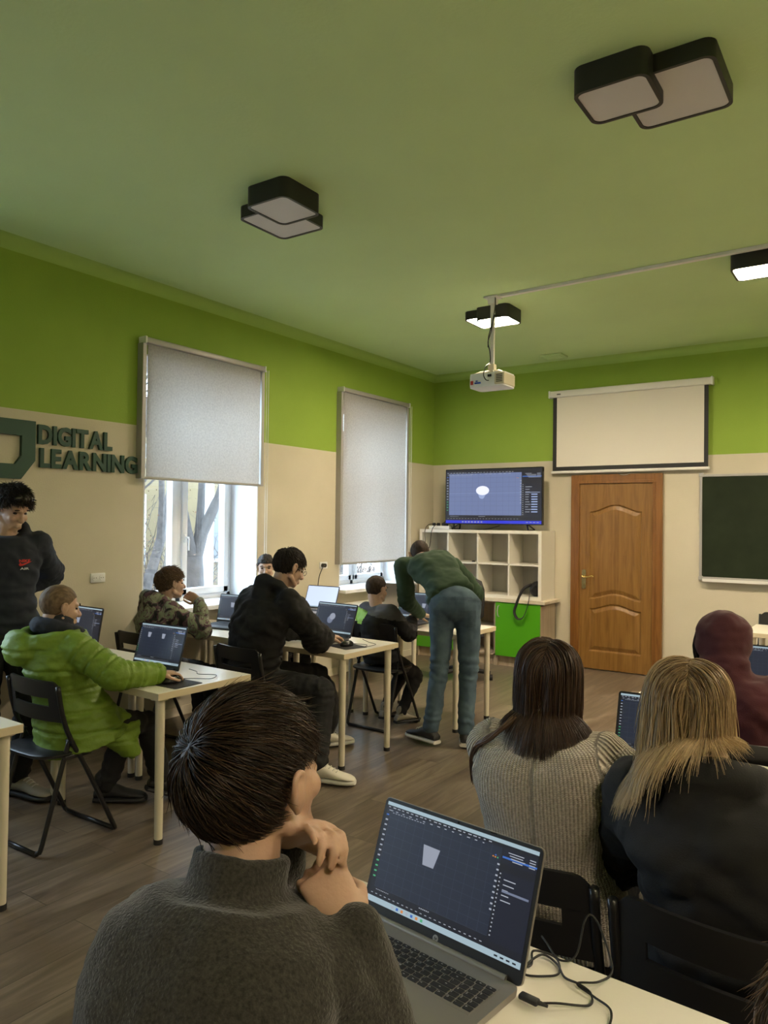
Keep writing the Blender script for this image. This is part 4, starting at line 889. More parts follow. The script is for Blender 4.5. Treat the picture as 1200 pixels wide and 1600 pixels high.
    fattr(me, 'rib_u', ang); fattr(me, 'rib_v', ln); setv(me, c-org); nm = T.get('name', 'hoodie'); p.top = obj(nm, me, T['mat'], root, smooth=True, fix=False)
    if T.get('label'): p.top['label'] = T['label']
    # ---- trousers
    if S.get('pants') is not None:
        T2 = S['pants']; q = MB(); pd = T2.get('pad', .014); q.ell(pel+V(0, 0, .01), V(.155*s+pd, .11*s+pd, .11*s+pd), np.stack([PX, PF, V(0, 0, 1)], 1)); 
        if S.get('stand'): torso(q, pel-V(0, 0, .03), pel+u*.16*s, PX, s, (pd, pd), 0, 1, trk=[(0, .150, .115, 0), (1, .143, .10, 0)])
        for sd, hp, k, a in legs:
            q.cap(hp, k, .082*s+pd, .056*s+pd*.8); q.cap(k, a+(k-a)*.06, .056*s+pd*.8, T2.get('ar', .042)*s+pd*.6)
        me = remesh(q, .009, 4); c, n = getv(me); wt = np.full(len(c), 1e9); ln = np.zeros(len(c)); bd = np.zeros(len(c)); 
        for _, hp, k, a in legs:
            for i, (x0, x1) in enumerate(((hp, k), (k, a))):
                d, t = seg_param(c, x0, x1); m = d < wt; wt[m] = d[m]; ln[m] = (t*np.linalg.norm(x1-x0))[m]; bd[m] = (np.exp(-((t-(1-i))/.22)**2)+(i*np.exp(-((t-1)/.3)**2)))[m]
        fd = fbm(c*11, 4)*.005+np.sin(ln*105+fbm(c*12, 6)*2.5)*.0042*(bd+.12); c = c+n*fd[:, None]; fattr(me, 'leg_v', ln); setv(me, c-org); p.pants = obj(T2.get('name', 'trousers'), me, T2['mat'], root, smooth=True, fix=False)
    if S.get('shoes') is not None:
        for sd, hp, k, a in legs:
            T3 = S['shoes']; s = p.s*T3.get('k', 1.05); fy = math.radians(S.get('foot'+sd, S.get('ptwist', S.get('twist', 0)))); fp = math.radians(S.get('toe'+sd, 0)); f = V(math.sin(fy)*math.cos(fp), math.cos(fy)*math.cos(fp), math.sin(fp)); sx = nrm(np.cross(f, V(0, 0, 1))); up = np.cross(sx, f); b = a-up*.082*s-f*.055*s-org; so = MB(); up_ = MB(); rs, ru = [], []
            for t, w_, h_ in ((0, .030, .062), (.03, .036, .085), (.08, .038, .10), (.12, .039, .088), (.16, .043, .068), (.20, .047, .055), (.24, .044, .046), (.265, .030, .036), (.275, .015, .028)):
                an = np.linspace(0, 2*PI, 16, endpoint=False); ru.append([b+(f*t+sx*w_*math.cos(x)+up*(.02+max(0, h_-.02)*(math.sin(x)*.5+.5)))*s for x in an])
                rs.append([b+(f*(t*1.02-.003)+sx*(w_+.004)*np.sign(math.cos(x))*abs(math.cos(x))**.4+up*(.012+.012*math.sin(x)))*s for x in an])
            up_.loft(ru); so.loft(rs); up_.cap(b+(f*.055+up*.06)*s, b+(f*.055+up*.12)*s, .036*s, T3.get('shaft', .035)*s)
            sho = obj('shoe', up_, T3['mat'], root, smooth=60); so_ = obj('sole', so, T3['sole'], sho, smooth=50)
            if T3.get('laces'):
                lc = MB()
                for j in range(4): t = .115+.02*j; h_ = np.interp(t, (.12, .16, .20), (.090, .070, .057))+.002; lc.tube([b+(f*t+sx*-.02+up*(h_-.006))*s, b+(f*(t+.006)+up*(h_+.002))*s, b+(f*t+sx*.02+up*(h_-.006))*s], .003*s, 5, smooth=3)
                obj('laces', lc, T3['laces'], sho)
    return p
def hair_mat(name, dark, light, rough=.38):
    m = bpy.data.materials.new(name); m.use_nodes = True; nt = m.node_tree; b = nt.nodes['Principled BSDF']; a = N(nt, 'ShaderNodeAttribute', attribute_name='tone'); r = ramp(nt, [(0, dark), (1, light)]); nt.links.new(a.outputs['Fac'], r.inputs[0]); nt.links.new(r.outputs[0], b.inputs['Base Color'])
    b.inputs['Roughness'].default_value = rough; b.inputs['Specular IOR Level'].default_value = .3; b.inputs['Sheen Weight'].default_value = .0; return m
def hair_cap(p, mat_, r=(.079, .099, .093), c0=(0, -.014, .030), zf=.045, zs=-.03, zb=-.07, rough=.004, seed=1, parts=(), voxel=.004, name='hair', off=0):
    """close fitting mass of hair, trimmed along the hair line (front, side, back heights in head units)"""
    q = MB(); hs = p.hs
    q.ell(p.H+p.R@(V(*c0)*hs), (V(*r)+off)*hs, p.R, 30)
    for it in parts: q.ell(p.H+p.R@(V(*it[0])*hs), V(*it[1])*hs, p.R, 18)
    me = remesh(q, voxel, 2); c, n = getv(me); L = ((c-p.H)@p.R)/hs; y = L[:, 1]
    line = np.where(y > .0, zs+(zf-zs)*np.clip((y-.005)/.055, 0, 1)**.8, zs+(zb-zs)*np.clip(-y/.07, 0, 1)**.7)
    below = L[:, 2] < line; k = np.clip((line-L[:, 2])/.02, 0, 1); ctr = V(0, -.01, .02); tgt = ctr+(L-ctr)*(1-.34*k[:, None]); L2 = np.where(below[:, None], tgt, L)
    ns = fbm(L*V(45, 30, 30), seed)*rough+fbm(L*V(160, 60, 60), seed+4)*rough*.45; L2 = L2+((L-ctr)/np.linalg.norm(L-ctr, axis=1)[:, None])*ns[:, None]*(~below)[:, None]
    setv(me, p.H+(L2*hs)@p.R.T-p.org); fattr(me, 'tone', np.clip(.35+.5*fbm(L*V(120, 40, 40), seed+2), 0, 1)); return obj(name, me, mat_, p.root, smooth=True, fix=False)
def strands(p, mat_, n, hairline, flow, length, K=12, rad=.0011, lift=.006, r=(.079, .099, .093), c0=(0, -.014, .030), grav=0., jit=.12, seed=0, coll=(), name='hair_strands', tone=None, nose=.3, curl=0):
    g = np.random.default_rng(seed); d = g.normal(size=(n*4, 3)); d /= np.linalg.norm(d, axis=1)[:, None]; d = d[hairline(d)][:n]; n = len(d); hs = p.hs; r = V(*r); c0 = V(*c0)
    pos = d*r; rnd = g.random(n); L = length(d)*(.75+.5*g.random(n)); st = L/(K-1); tn = tone(d, rnd, g) if tone else rnd; lf = lift*(.2+g.random(n)); P = np.zeros((n, K, 3)); P[:, 0] = pos; clump = fbm(d*9, seed+3); J = g.normal(size=(n, 3))*jit; prev = None
    Gd = (p.R.T@V(0, 0, -1)); cl = [((p.R.T@(V(*c)-p.H))/hs-c0, V(*rr)/hs) for c, rr in coll]
    for k in range(1, K):
        f = flow(pos/r, k/(K-1)) + J + curl*np.stack([np.sin(k*1.3+rnd*6), np.cos(k*1.1+rnd*9), np.sin(k*.9+rnd*4)], 1)
        nn = pos/(r*r); nn /= np.linalg.norm(nn, axis=1)[:, None]; ins = np.linalg.norm(pos/r, axis=1) < 1.18; dt = (f*nn).sum(1)[:, None]*nn; f = np.where(ins[:, None], f-dt, f); f = f/np.linalg.norm(f, axis=1)[:, None]+Gd*grav*(k/(K-1)+.15)
        if prev is not None: f = f/np.linalg.norm(f, axis=1)[:, None]*.5+prev*.5
        f /= np.linalg.norm(f, axis=1)[:, None]; prev = f; pos = pos+f*st[:, None]
        e = np.linalg.norm(pos/r, axis=1); tgt = 1+(lf*np.sin(min(1, k/(K-1)*1.6)*PI/2)+clump*.003)/r.mean(); m = e < tgt; pos = np.where(m[:, None], pos*(tgt/e)[:, None], pos)
        for cc, cr in cl:
            e = np.linalg.norm((pos-cc)/cr, axis=1); q_ = 1.0+.02*(1+clump); m = e < q_; pos = np.where(m[:, None], cc+(pos-cc)*(q_/np.maximum(e, .05))[:, None], pos)
        P[:, k] = pos
    Wd = p.H+((P+c0)*hs)@p.R.T-p.org; T = np.gradient(Wd, axis=1); T /= np.linalg.norm(T, axis=2)[..., None]+1e-9
    ref = g.normal(size=(n, 1, 3)); A = np.cross(T, ref); A /= np.linalg.norm(A, axis=2)[..., None]+1e-9; B = np.cross(T, A); w = rad*hs*(1-.85*np.linspace(0, 1, K)**2.2)[None, :, None]
    ring = np.stack([Wd+w*A, Wd+w*(-.5*A+.866*B), Wd+w*(-.5*A-.866*B)], 2).reshape(-1, 3); idx = np.arange(n*K*3).reshape(n, K, 3); f = []
    for i in range(3):
        j = (i+1) % 3; f.append(np.stack([idx[:, :-1, i], idx[:, :-1, j], idx[:, 1:, j], idx[:, 1:, i]], -1).reshape(-1, 4))
    F_ = np.concatenate(f); me = bpy.data.meshes.new(name); me.vertices.add(len(ring)); me.vertices.foreach_set('co', ring.astype('f').ravel()); me.loops.add(F_.size); me.loops.foreach_set('vertex_index', F_.ravel().astype('i')); me.polygons.add(len(F_)); me.polygons.foreach_set('loop_start', np.arange(0, F_.size, 4, dtype='i')); me.update(calc_edges=True)
    fattr(me, 'tone', np.repeat(np.clip(tn, 0, 1), K*3) if tn.ndim == 1 else np.repeat(np.clip(tn, 0, 1), 3)); return obj(name, me, mat_, p.root, smooth=True, fix=False)
def std_hairline(zf=.5, zs=-.15, zb=-.75, ear=0):
    def f(d):
        y = d[:, 1]; line = np.where(y > 0, zs+(zf-zs)*np.clip((y-.25)/.45, 0, 1), zs+(zb-zs)*np.clip(-y/.6, 0, 1)); return (d[:, 2] > line) & ~((ear > 0) & (np.abs(d[:, 0]) > .55) & (y > -.30) & (y < .42) & (d[:, 2] < ear))
    return f
def away(w, down=.25, fwd=0.0, px=0):
    w = nrm(w)
    def f(u, t):
        v = u-w; v = v/(np.linalg.norm(v, axis=1)[:, None]+.05); return v+V(px, fwd, -down)
    return f
# cloth materials
def knit_mat(name, c0, c1, per=.0075, dist=.004):
    m = bpy.data.materials.new(name); m.use_nodes = True; nt = m.node_tree; L = nt.links; b = nt.nodes['Principled BSDF']; b.inputs['Roughness'].default_value = .9; b.inputs['Sheen Weight'].default_value = .3; b.inputs['Specular IOR Level'].default_value = .2
    au = N(nt, 'ShaderNodeAttribute', attribute_name='rib_u'); av = N(nt, 'ShaderNodeAttribute', attribute_name='rib_v')
    def m_(op, a, bb=None):
        x = N(nt, 'ShaderNodeMath', operation=op)
        for i, q in enumerate((a, bb)):
            if q is None: continue
            if isinstance(q, (int, float)): x.inputs[i].default_value = q
            else: L.new(q, x.inputs[i])
        return x.outputs[0]
    u = m_('MULTIPLY', au.outputs['Fac'], 2*PI/per); su = m_('SINE', u); v = m_('MULTIPLY', av.outputs['Fac'], 2*PI/(per*.55)); sv = m_('SINE', m_('ADD', v, m_('MULTIPLY', su, 1.2))); h = m_('ADD', m_('MULTIPLY', su, .6), m_('MULTIPLY', sv, .4))
    tc = N(nt, 'ShaderNodeTexCoord'); n = N(nt, 'ShaderNodeTexNoise', Scale=160., Detail=5.); L.new(tc.outputs['Object'], n.inputs['Vector'])
    hh = m_('ADD', m_('MULTIPLY', h, .30), n.outputs['Fac']); r = ramp(nt, [(.2, c0), (.85, c1)]); L.new(hh, r.inputs[0]); L.new(r.outputs[0], b.inputs['Base Color'])
    bp = N(nt, 'ShaderNodeBump', Strength=1., Distance=dist); L.new(h, bp.inputs['Height']); L.new(bp.outputs[0], b.inputs['Normal']); return m
def camo_mat():
    m = bpy.data.materials.new('blotched_camouflage'); m.use_nodes = True; nt = m.node_tree; L = nt.links; b = nt.nodes['Principled BSDF']; b.inputs['Roughness'].default_value = .85
    tc = N(nt, 'ShaderNodeTexCoord'); n = N(nt, 'ShaderNodeTexNoise', Scale=11., Detail=3.); n.inputs['Distortion'].default_value = 1.5; L.new(tc.outputs['Object'], n.inputs['Vector'])
    r = ramp(nt, [(0, (.012, .014, .012)), (.40, (.10, .05, .065)), (.47, (.19, .22, .14)), (.58, (.12, .06, .075)), (.62, (.27, .29, .21))]); r.color_ramp.interpolation = 'CONSTANT'; L.new(n.outputs['Fac'], r.inputs[0]); L.new(r.outputs[0], b.inputs['Base Color']); return m
def denim_mat(name, c0, c1):
    m = bpy.data.materials.new(name); m.use_nodes = True; nt = m.node_tree; L = nt.links; b = nt.nodes['Principled BSDF']; b.inputs['Roughness'].default_value = .85
    tc = N(nt, 'ShaderNodeTexCoord'); n = N(nt, 'ShaderNodeTexNoise', Scale=9., Detail=8.); L.new(tc.outputs['Object'], n.inputs['Vector']); r = ramp(nt, [(.3, c0), (.72, c1)]); L.new(n.outputs['Fac'], r.inputs[0]); L.new(r.outputs[0], b.inputs['Base Color'])
    w = N(nt, 'ShaderNodeTexNoise', Scale=400.); L.new(tc.outputs['Object'], w.inputs['Vector']); bp = N(nt, 'ShaderNodeBump', Strength=.6, Distance=.001); L.new(w.outputs['Fac'], bp.inputs['Height']); L.new(bp.outputs[0], b.inputs['Normal']); return m
M_blackc = mat('black_cotton', (.0075, .0072, .0072), .9, sheen=.0, bump=.0008, bscale=300); M_blackp = mat('black_trouser_cloth', (.008, .008, .009), .85, bump=.0008, bscale=300)
M_fuzz = mat('fuzzy_dark_wool', (.027, .0255, .020), .95, sheen=.22, bump=.003, bscale=230, var=.6, vscale=190); M_knit = knit_mat('grey_rib_knit', (.28, .235, .18), (.68, .60, .49))
M_marn = mat('dark_red_cotton', (.045, .0055, .009), .9, sheen=.05, bump=.0008, bscale=300, var=.15, vscale=6); M_puff = mat('green_quilted_nylon', (.15, .25, .02), .55, bump=.0015, bscale=90, var=.08, vscale=8)
M_navy = mat('navy_fleece', (.012, .016, .028), .85, bump=.0008, bscale=300); M_greens = mat('dark_green_jersey', (.020, .046, .020), .85, bump=.0008, bscale=300, var=.1, vscale=8); M_camo = camo_mat(); M_jean = denim_mat('faded_jeans', (.035, .065, .095), (.10, .155, .20)); M_jean2 = denim_mat('dark_jeans', (.02, .03, .05), (.05, .07, .11))
M_rub = mat('pale_rubber', (.62, .60, .54), .6); M_blkshoe = mat('black_shoe', (.016, .016, .017), .6); M_wshoe = mat('white_leather', (.68, .64, .54), .45); M_brs = mat('grey_beige_shoe', (.28, .25, .19), .7)
H_brown = hair_mat('dark_brown_hair', (.008, .005, .003), (.060, .034, .018), .42); H_dk = hair_mat('deep_brown_hair', (.014, .008, .005), (.095, .052, .029), .40); H_bl = hair_mat('blonde_hair', (.12, .075, .035), (.60, .43, .22), .36); H_buzz = hair_mat('cropped_light_brown_hair', (.09, .058, .032), (.23, .155, .09), .6); H_black = hair_mat('black_hair', (.008, .0065, .005), (.040, .028, .02), .6); H_mid = hair_mat('mid_brown_hair', (.05, .03, .017), (.18, .11, .06), .5)
H_crop = hair_mat('cropped_dark_hair', (.016, .010, .007), (.06, .038, .025), .75)
# ------------------------------------------------------------------ the people of the room
# boy in the foreground
P = person('person in a fuzzy dark grey sweater resting the chin on folded hands, nearest the camera', dict(
    s=.84, hs=.98, vox=.0042, pelvis=(4.05, -7.44, .53), neck=(4.005, -7.29, 1.075), head=(3.995, -7.245, 1.203), face=(4, 9, 0), twist=-14, shL=(3.905, -7.335, 1.0), shR=(4.13, -7.265, .995), eyes=False, skin=M_skin2, shw=.17,
    wristR=(4.15, -7.222, 1.035), elR=(4.205, -7.20, .82), ear=1.6, handR=dict(d=(-.80, .12, .56), p=(-.40, .50, -.70), curl=(.85, .9, .95, 1.0), thumb=.8, k=1.05, spread=.02),
    wristL=(3.998, -7.192, 1.103), elL=(3.89, -7.12, .84), handL=dict(d=(.86, -.14, .42), p=(.34, -.40, -.86), curl=(.70, .74, .72, .38), thumb=.6, k=1.08, spread=.35),
    top=dict(mat=M_fuzz, name='sweater', pad=.024, hem=-.12, collar=(.034, .011), collar_pad=.010, cuffR=.97, cuffL=.9, cr=.034, fold=.006, seed=3, vox=.007, smooth=1, wide=.012, deep=.012),
    pants=dict(mat=M_jean2), shoes=dict(mat=M_blkshoe, sole=M_rub)))
hair_cap(P, H_brown, zf=.055, zs=-.008, zb=-.108, rough=.003, seed=5, voxel=.003, off=.001, name='hair')
w1 = (-.18, -.80, .52)
strands(P, H_brown, 10000, std_hairline(.38, -.16, -.92, .10), away(w1, .16, .12, .06), lambda d: np.where((np.abs(d[:, 0]) > .55) & (d[:, 1] > -.45) & (d[:, 2] < .55), .03, np.where(d[:, 2] > .15, .075, .055)), K=12, rad=.0011, lift=.012, jit=.10, seed=2, tone=lambda d, r, g: np.clip(r**2*.9, 0, 1))
# dark haired girl
P = person('person with long straight dark hair and a grey ribbed sweater, seen from behind', dict(
    s=.95, pelvis=(3.99, -6.10, .53), neck=(3.945, -6.07, 1.00), head=(3.935, -6.02, 1.125), face=(-6, -6, 0), twist=-6, eyes=False, shw=.16, hs=.93,
    wristR=(4.30, -5.78, .78), elbowR=(4.35, -6.1, .66), handR=dict(d=(.4, .8, 0)), wristL=(3.85, -5.70, .79), elbowL=(3.66, -6.0, .68),
    top=dict(mat=M_knit, name='sweater', pad=.028, hem=-.12, collar=(.06, .014), collar_pad=.012, fold=.009, seed=7, smooth=1, wide=.012, deep=.01, flare=.015, vox=.008), pants=dict(mat=M_jean2), shoes=dict(mat=M_wshoe, sole=M_rub)))
HL = std_hairline(.35, -.45, -.6)
hair_cap(P, H_dk, zf=.055, zs=-.07, zb=-.10, rough=.002, seed=6, voxel=.004, parts=[((0, -.05, -.06), (.066, .055, .08))])
def part_flow(side=.9, back=.35, px=.1):
    def f(u, t):
        x = u[:, 0]-px; return np.stack([np.sign(x)*side*np.clip(1-t*1.6, 0, 1)*np.clip(u[:, 2], 0, 1), -back*np.clip(1-t, 0, 1)*np.ones(len(u)), -1.1*np.ones(len(u))*(.35+t)], 1)
    return f
colg = [((3.945, -6.10, .80), (.20, .13, .25)), ((3.945, -6.085, .925), (.15, .125, .145))]
strands(P, H_dk, 8500, HL, part_flow(), lambda d: .225+.05*np.clip(-d[:, 1], 0, 1)+.03*d[:, 0], K=18, rad=.0014, lift=.019, grav=1.3, jit=.035, seed=4, coll=colg, tone=lambda d, r, g: np.clip(r**1.3*.9+.2*fbm(d*6, 2), 0, 1))
lock = MB()
for k in range(16):
    a, b, c = [random.uniform(-1, 1) for _ in range(3)]; lock.tube([V(-.10+a*.01, -.05+b*.01, 1.045), V(-.12+a*.008, -.075+b*.008, 1.02+.004*c), V(-.16+a*.008, -.085, .985+.006*b), V(-.20+a*.009, -.07+b*.008, .955+.006*c), V(-.235+a*.006, -.03+b*.01, .90), V(-.245+a*.006, .0+b*.01, .84+.02*c)], [.002, .0028, .0026, .001], 5, smooth=4)
o = obj('hair_lock', lock, H_dk, P.root, smooth=True); fattr(o.data, 'tone', RNG.random(len(o.data.vertices))*.3+.7)
# blonde girl
P = person('person with shoulder length blonde hair and a black hoodie, seen from behind', dict(
    s=1.0, pelvis=(4.46, -6.15, .53), neck=(4.39, -6.20, .985), head=(4.332, -6.172, 1.133), face=(-8, -4, 3), twist=0, eyes=False, shw=.175, hs=.97,
    wristR=(4.62, -5.80, .79), elbowR=(4.80, -6.1, .6), wristL=(4.24, -5.84, .79), elbowL=(4.10, -6.0, .6),
    top=dict(mat=M_blackc, name='hoodie', pad=.036, hem=-.16, hood=.92, fold=.012, seed=11, flare=.02, wide=.015, deep=.012), pants=dict(mat=M_blackp), shoes=dict(mat=M_wshoe, sole=M_rub)))
hair_cap(P, H_bl, zf=.055, zs=-.07, zb=-.10, rough=.002, seed=8, voxel=.004, parts=[((0, -.045, -.05), (.07, .06, .08))])
colg = [((4.40, -6.23, .80), (.23, .17, .285)), ((4.39, -6.25, .875), (.192, .205, .185)), ((4.385, -6.235, .955), (.160, .208, .148))]
strands(P, H_bl, 14000, HL, part_flow(.8, .25, .0), lambda d: .228+.035*np.clip(-d[:, 1], 0, 1)-.03*d[:, 0], K=16, rad=.0012, lift=.022, grav=.85, jit=.09, curl=.09, seed=9, coll=colg,
        tone=lambda d, r, g: np.clip((r[:, None]**1.1*.55)+np.linspace(-.25, .5, 16)[None, :]+.25*fbm(d*7, 4)[:, None], 0, 1))
# person in the dark red hood
P = person('person in a dark red hoodie with the hood up, seen from behind', dict(
    s=.95, pelvis=(4.22, -4.84, .53), neck=(4.20, -4.82, .975), head=(4.16, -4.77, 1.10), face=(-12, -3, 0), eyes=False, hs=.93, wristR=(4.36, -4.42, .79), wristL=(4.04, -4.42, .79), elbowR=(4.6, -4.8, .6), elbowL=(3.9, -4.8, .6),
    top=dict(mat=M_marn, name='hoodie', pad=.035, hem=-.12, fold=.012, seed=13, wide=.02, extra=[('ell', (4.163, -4.785, 1.108), (.109, .118, .128), (-12, -3, 0)), ('ell', (4.178, -4.845, 1.02), (.092, .075, .075)), ('cap', (4.2, -4.84, .96), (4.18, -4.82, 1.03), .09, .08)]), pants=dict(mat=M_blackp), shoes=dict(mat=M_blkshoe, sole=M_rub)))
fr_ = MB()
for k in range(40):
    a, b = random.uniform(-1, 1), random.uniform(-1, 1); fr_.tube([V(-.145+a*.006, .06+b*.03, 1.15), V(-.158+a*.006, .05+b*.03, 1.08), V(-.145+a*.008, .04+b*.03, 1.01)], [.003, .003, .001], 5, smooth=3)
o = obj('hair', fr_, H_black, P.root, smooth=True); fattr(o.data, 'tone', RNG.random(len(o.data.vertices))*.5)
# boy in the green jacket
P = person('person in a bright green quilted jacket working on a laptop at left', dict(
    s=.88, pelvis=(1.32, -5.74, .54), neck=(1.285, -5.83, .985), head=(1.275, -5.815, 1.115), face=(14, -8, 0), twist=6, hs=.96, vox=.005,
    wristR=(1.665, -5.515, .785), elbowR=(1.66, -5.8, .76), handR=dict(d=(.25, .95, -.05), p=(0, 0, -1), curl=(.45, .4, .4, .45), thumb=.3), wristL=(.86, -5.45, .775), elbowL=(.9, -5.8, .72), handL=dict(d=(-.35, .9, -.05), p=(0, 0, -1), curl=(.15, .15, .15, .15)),
    ankleR=(1.36, -5.24, .13), ankleL=(1.14, -5.44, .095), footR=25, footL=50, toeR=-22,
    top=dict(mat=M_puff, name='jacket', pad=.045, hem=-.22, fold=.006, seed=17, puff=.10, cuff=.90, cr=.045, flare=.035, deep=.02, extra=[('tube', [(1.36, -5.80, 1.0), (1.40, -5.86, .985), (1.34, -5.96, .965), (1.25, -5.98, .96), (1.16, -5.94, .97), (1.15, -5.86, .985), (1.20, -5.80, 1.0)], .042), ('ell', (1.22, -6.0, .93), (.11, .06, .09)), ('cap', (1.37, -5.72, .58), (1.40, -5.50, .47), .105, .08), ('cap', (1.40, -5.62, .48), (1.44, -5.50, .36), .07, .05), ('cap', (1.24, -5.70, .58), (1.18, -5.50, .52), .10, .08)]),
    pants=dict(mat=M_blackp, ar=.058), shoes=dict(mat=M_blkshoe, sole=M_blkshoe, shaft=.058, k=1.15)))
hair_cap(P, H_buzz, r=(.0765, .0955, .089), zf=.062, zs=.002, zb=-.068, rough=.0012, seed=15)
q = MB().tube([V(a-.035, b-.09, c) for a, b, c in ((-.10, .06, 1.0), (-.105, -.01, 1.025), (-.05, -.075, 1.035), (.02, -.08, 1.035), (.08, -.02, 1.02), (.09, .06, 1.0), (.05, .10, .975))], [.02, .036, .042, .042, .036, .026, .016], 14, smooth=5)
q.cap((-.035, -.09, .96), (-.035, -.08, 1.03), .085, .07); me = remesh(q, .006, 3); displace(me, lambda c: fbm(c*25, 2)*.004); obj('hood', me, M_navy, P.root, smooth=True)
# boy in camouflage
P = person('person in a camouflage hoodie with tousled brown hair leaning on one hand by the window', dict(
    s=.88, pelvis=(.46, -4.52, .54), neck=(.42, -4.50, .97), head=(.475, -4.45, 1.105), face=(18, 2, 0), twist=8, hs=.94, vox=.005,
    wristR=(.615, -4.31, .985), elbowR=(.80, -4.3, .62), handR=dict(d=(-.85, -.25, .35), p=(-.2, -.6, .3), curl=(.7, .8, .9, .9)), wristL=(.36, -4.14, .785), elbowL=(.2, -4.3, .6),
    top=dict(mat=M_camo, name='hoodie', pad=.036, hem=-.15, hood=1.2, fold=.010, seed=19), pants=dict(mat=M_blackp), shoes=dict(mat=M_blkshoe, sole=M_rub)))
hair_cap(P, H_mid, zf=.060, zs=.006, zb=-.062, rough=.005, seed=19)
strands(P, H_mid, 3500, std_hairline(.45, -.1, -.7), away((0, -.6, .7), .05, .25), lambda d: .02+.045*np.clip(d[:, 2], 0, 1), K=7, rad=.0022, lift=.014, jit=.3, seed=12, curl=.25)
# person in the black hoodie with glasses
P = person('person in a black hoodie and glasses typing, sitting sideways in the middle row', dict(
    s=1.06, pelvis=(1.31, -4.50, .55), neck=(1.475, -4.455, 1.115), head=(1.54, -4.395, 1.262), face=(24, -22, 0), twist=14, ptwist=38, hs=1.0, vox=.005, bow=.05,
    wristR=(1.60, -4.09, .795), elbowR=(1.80, -4.35, .75), handR=dict(d=(.05, .95, -.1), p=(0, 0, -1), curl=(.4, .4, .45, .5)), wristL=(1.38, -4.05, .80), elbowL=(1.1, -4.2, .75), handL=dict(d=(.2, .95, -.1), p=(0, 0, -1), curl=(.4, .4, .45, .5)),
    ankleR=(1.86, -4.50, .10), kneeR=(1.95, -4.1, .9), ankleL=(1.45, -3.95, .10), footR=70, footL=30,
    top=dict(mat=M_blackc, name='hoodie', pad=.045, hem=-.15, hood=.92, fold=.016, seed=23, wide=.01), pants=dict(mat=M_blackp, pad=.024, ar=.052), shoes=dict(mat=M_wshoe, sole=M_rub, laces=M_rub)))
hair_cap(P, H_black, zf=.058, zs=.0, zb=-.075, rough=.004, seed=23, off=.003, voxel=.004)
strands(P, H_black, 3000, std_hairline(.45, -.1, -.8), away((0, -.5, .8), .15, .2), lambda d: .04+0*d[:, 0], K=7, rad=.002, lift=.010, jit=.2, seed=22)
g = MB(); Hh = P.H-P.org
for x in (-1, 1):
    g.tube([Hh+P.R@V(x*.034+.021*math.cos(a), .098, .002+.016*math.sin(a)) for a in np.linspace(0, 2*PI, 16, endpoint=False)], .0018, 6, close=True); g.tube([Hh+P.R@V(x*.056, .096, .006), Hh+P.R@V(x*.078, .05, .008), Hh+P.R@V(x*.082, .0, .010)], .0018, 6)
g.tube([Hh+P.R@V(-.013, .099, .004), Hh+P.R@V(.013, .099, .004)], .0018, 6); obj('glasses', g, M_alu, P.root)
# boy with the green shoulder patch
P = person('person with short dark hair in a black top with a bright green shoulder patch', dict(
    s=.80, pelvis=(1.43, -3.19, .53), neck=(1.41, -3.23, .912), head=(1.39, -3.205, 1.035), face=(14, -6, 0), twist=12, hs=.90, vox=.0055, wristR=(1.56, -2.96, .79), elbowR=(1.75, -3.2, .55), wristL=(1.26, -2.96, .79), elbowL=(1.15, -3.2, .55),
    ankleR=(1.58, -3.14, .09), ankleL=(1.40, -3.10, .09), footR=20, footL=-10, top=dict(mat=M_blackc, name='sweatshirt', pad=.035, hem=-.12, fold=.010, seed=29, t1=.95), pants=dict(mat=M_blackp), shoes=dict(mat=M_brs, sole=M_blkshoe, laces=M_rub)))
hair_cap(P, H_crop, zf=.060, zs=.004, zb=-.062, rough=.002, seed=29)
# shoulder patch: faces of the sweatshirt's back-left shoulder pushed out as a thin panel
def patch(par, src, test, off, name, m):
    c, n = getv(src.data); keep = test(c, n); ids = -np.ones(len(c), int); q = MB(); fs = [tuple(f.vertices) for f in src.data.polygons if all(keep[v] for v in f.vertices)]
    used = sorted({v for f in fs for v in f}); 
    for i, v in enumerate(used): ids[v] = i
    if not fs: return None
    k = len(used); vs = [c[v]+n[v]*off for v in used]+[c[v]+n[v]*off*.2 for v in used]; q.add(vs, [tuple(ids[v] for v in f) for f in fs]); return obj(name, q, m, par, smooth=True, fix=False)
M_lime = mat('lime_panel', (.30, .55, .05), .6); M_dgr = mat('dark_grey_panel', (.06, .06, .065), .8)
patch(P.root, P.top, lambda c, n: (c[:, 2] > .775) & (c[:, 2] < .885-(c[:, 0]+.1)*.15) & (c[:, 0] < -.03-(.87-c[:, 2])*.5) & (c[:, 1] < .0), .003, 'shoulder_panel', M_lime)
patch(P.root, P.top, lambda c, n: (c[:, 2] > .87-(c[:, 0]+.1)*.2), .003, 'yoke_panel', M_dgr)
# boy peeking out
P = person('person with wavy brown hair whose face peeks out behind the black hoodie', dict(
    s=.86, pelvis=(.34, -3.36, .53), neck=(.31, -3.32, 1.02), head=(.295, -3.29, 1.165), face=(138, -6, 0), twist=60, ptwist=20, hs=.92, vox=.0055, wristR=(.50, -3.05, .79), wristL=(.2, -3.05, .79), top=dict(mat=M_blackc, name='hoodie', pad=.03, hem=-.1, fold=.008, seed=31), pants=dict(mat=M_blackp), shoes=dict(mat=M_blkshoe, sole=M_rub)))
hair_cap(P, H_black, zf=.052, zs=.0, zb=-.06, rough=.006, seed=31)
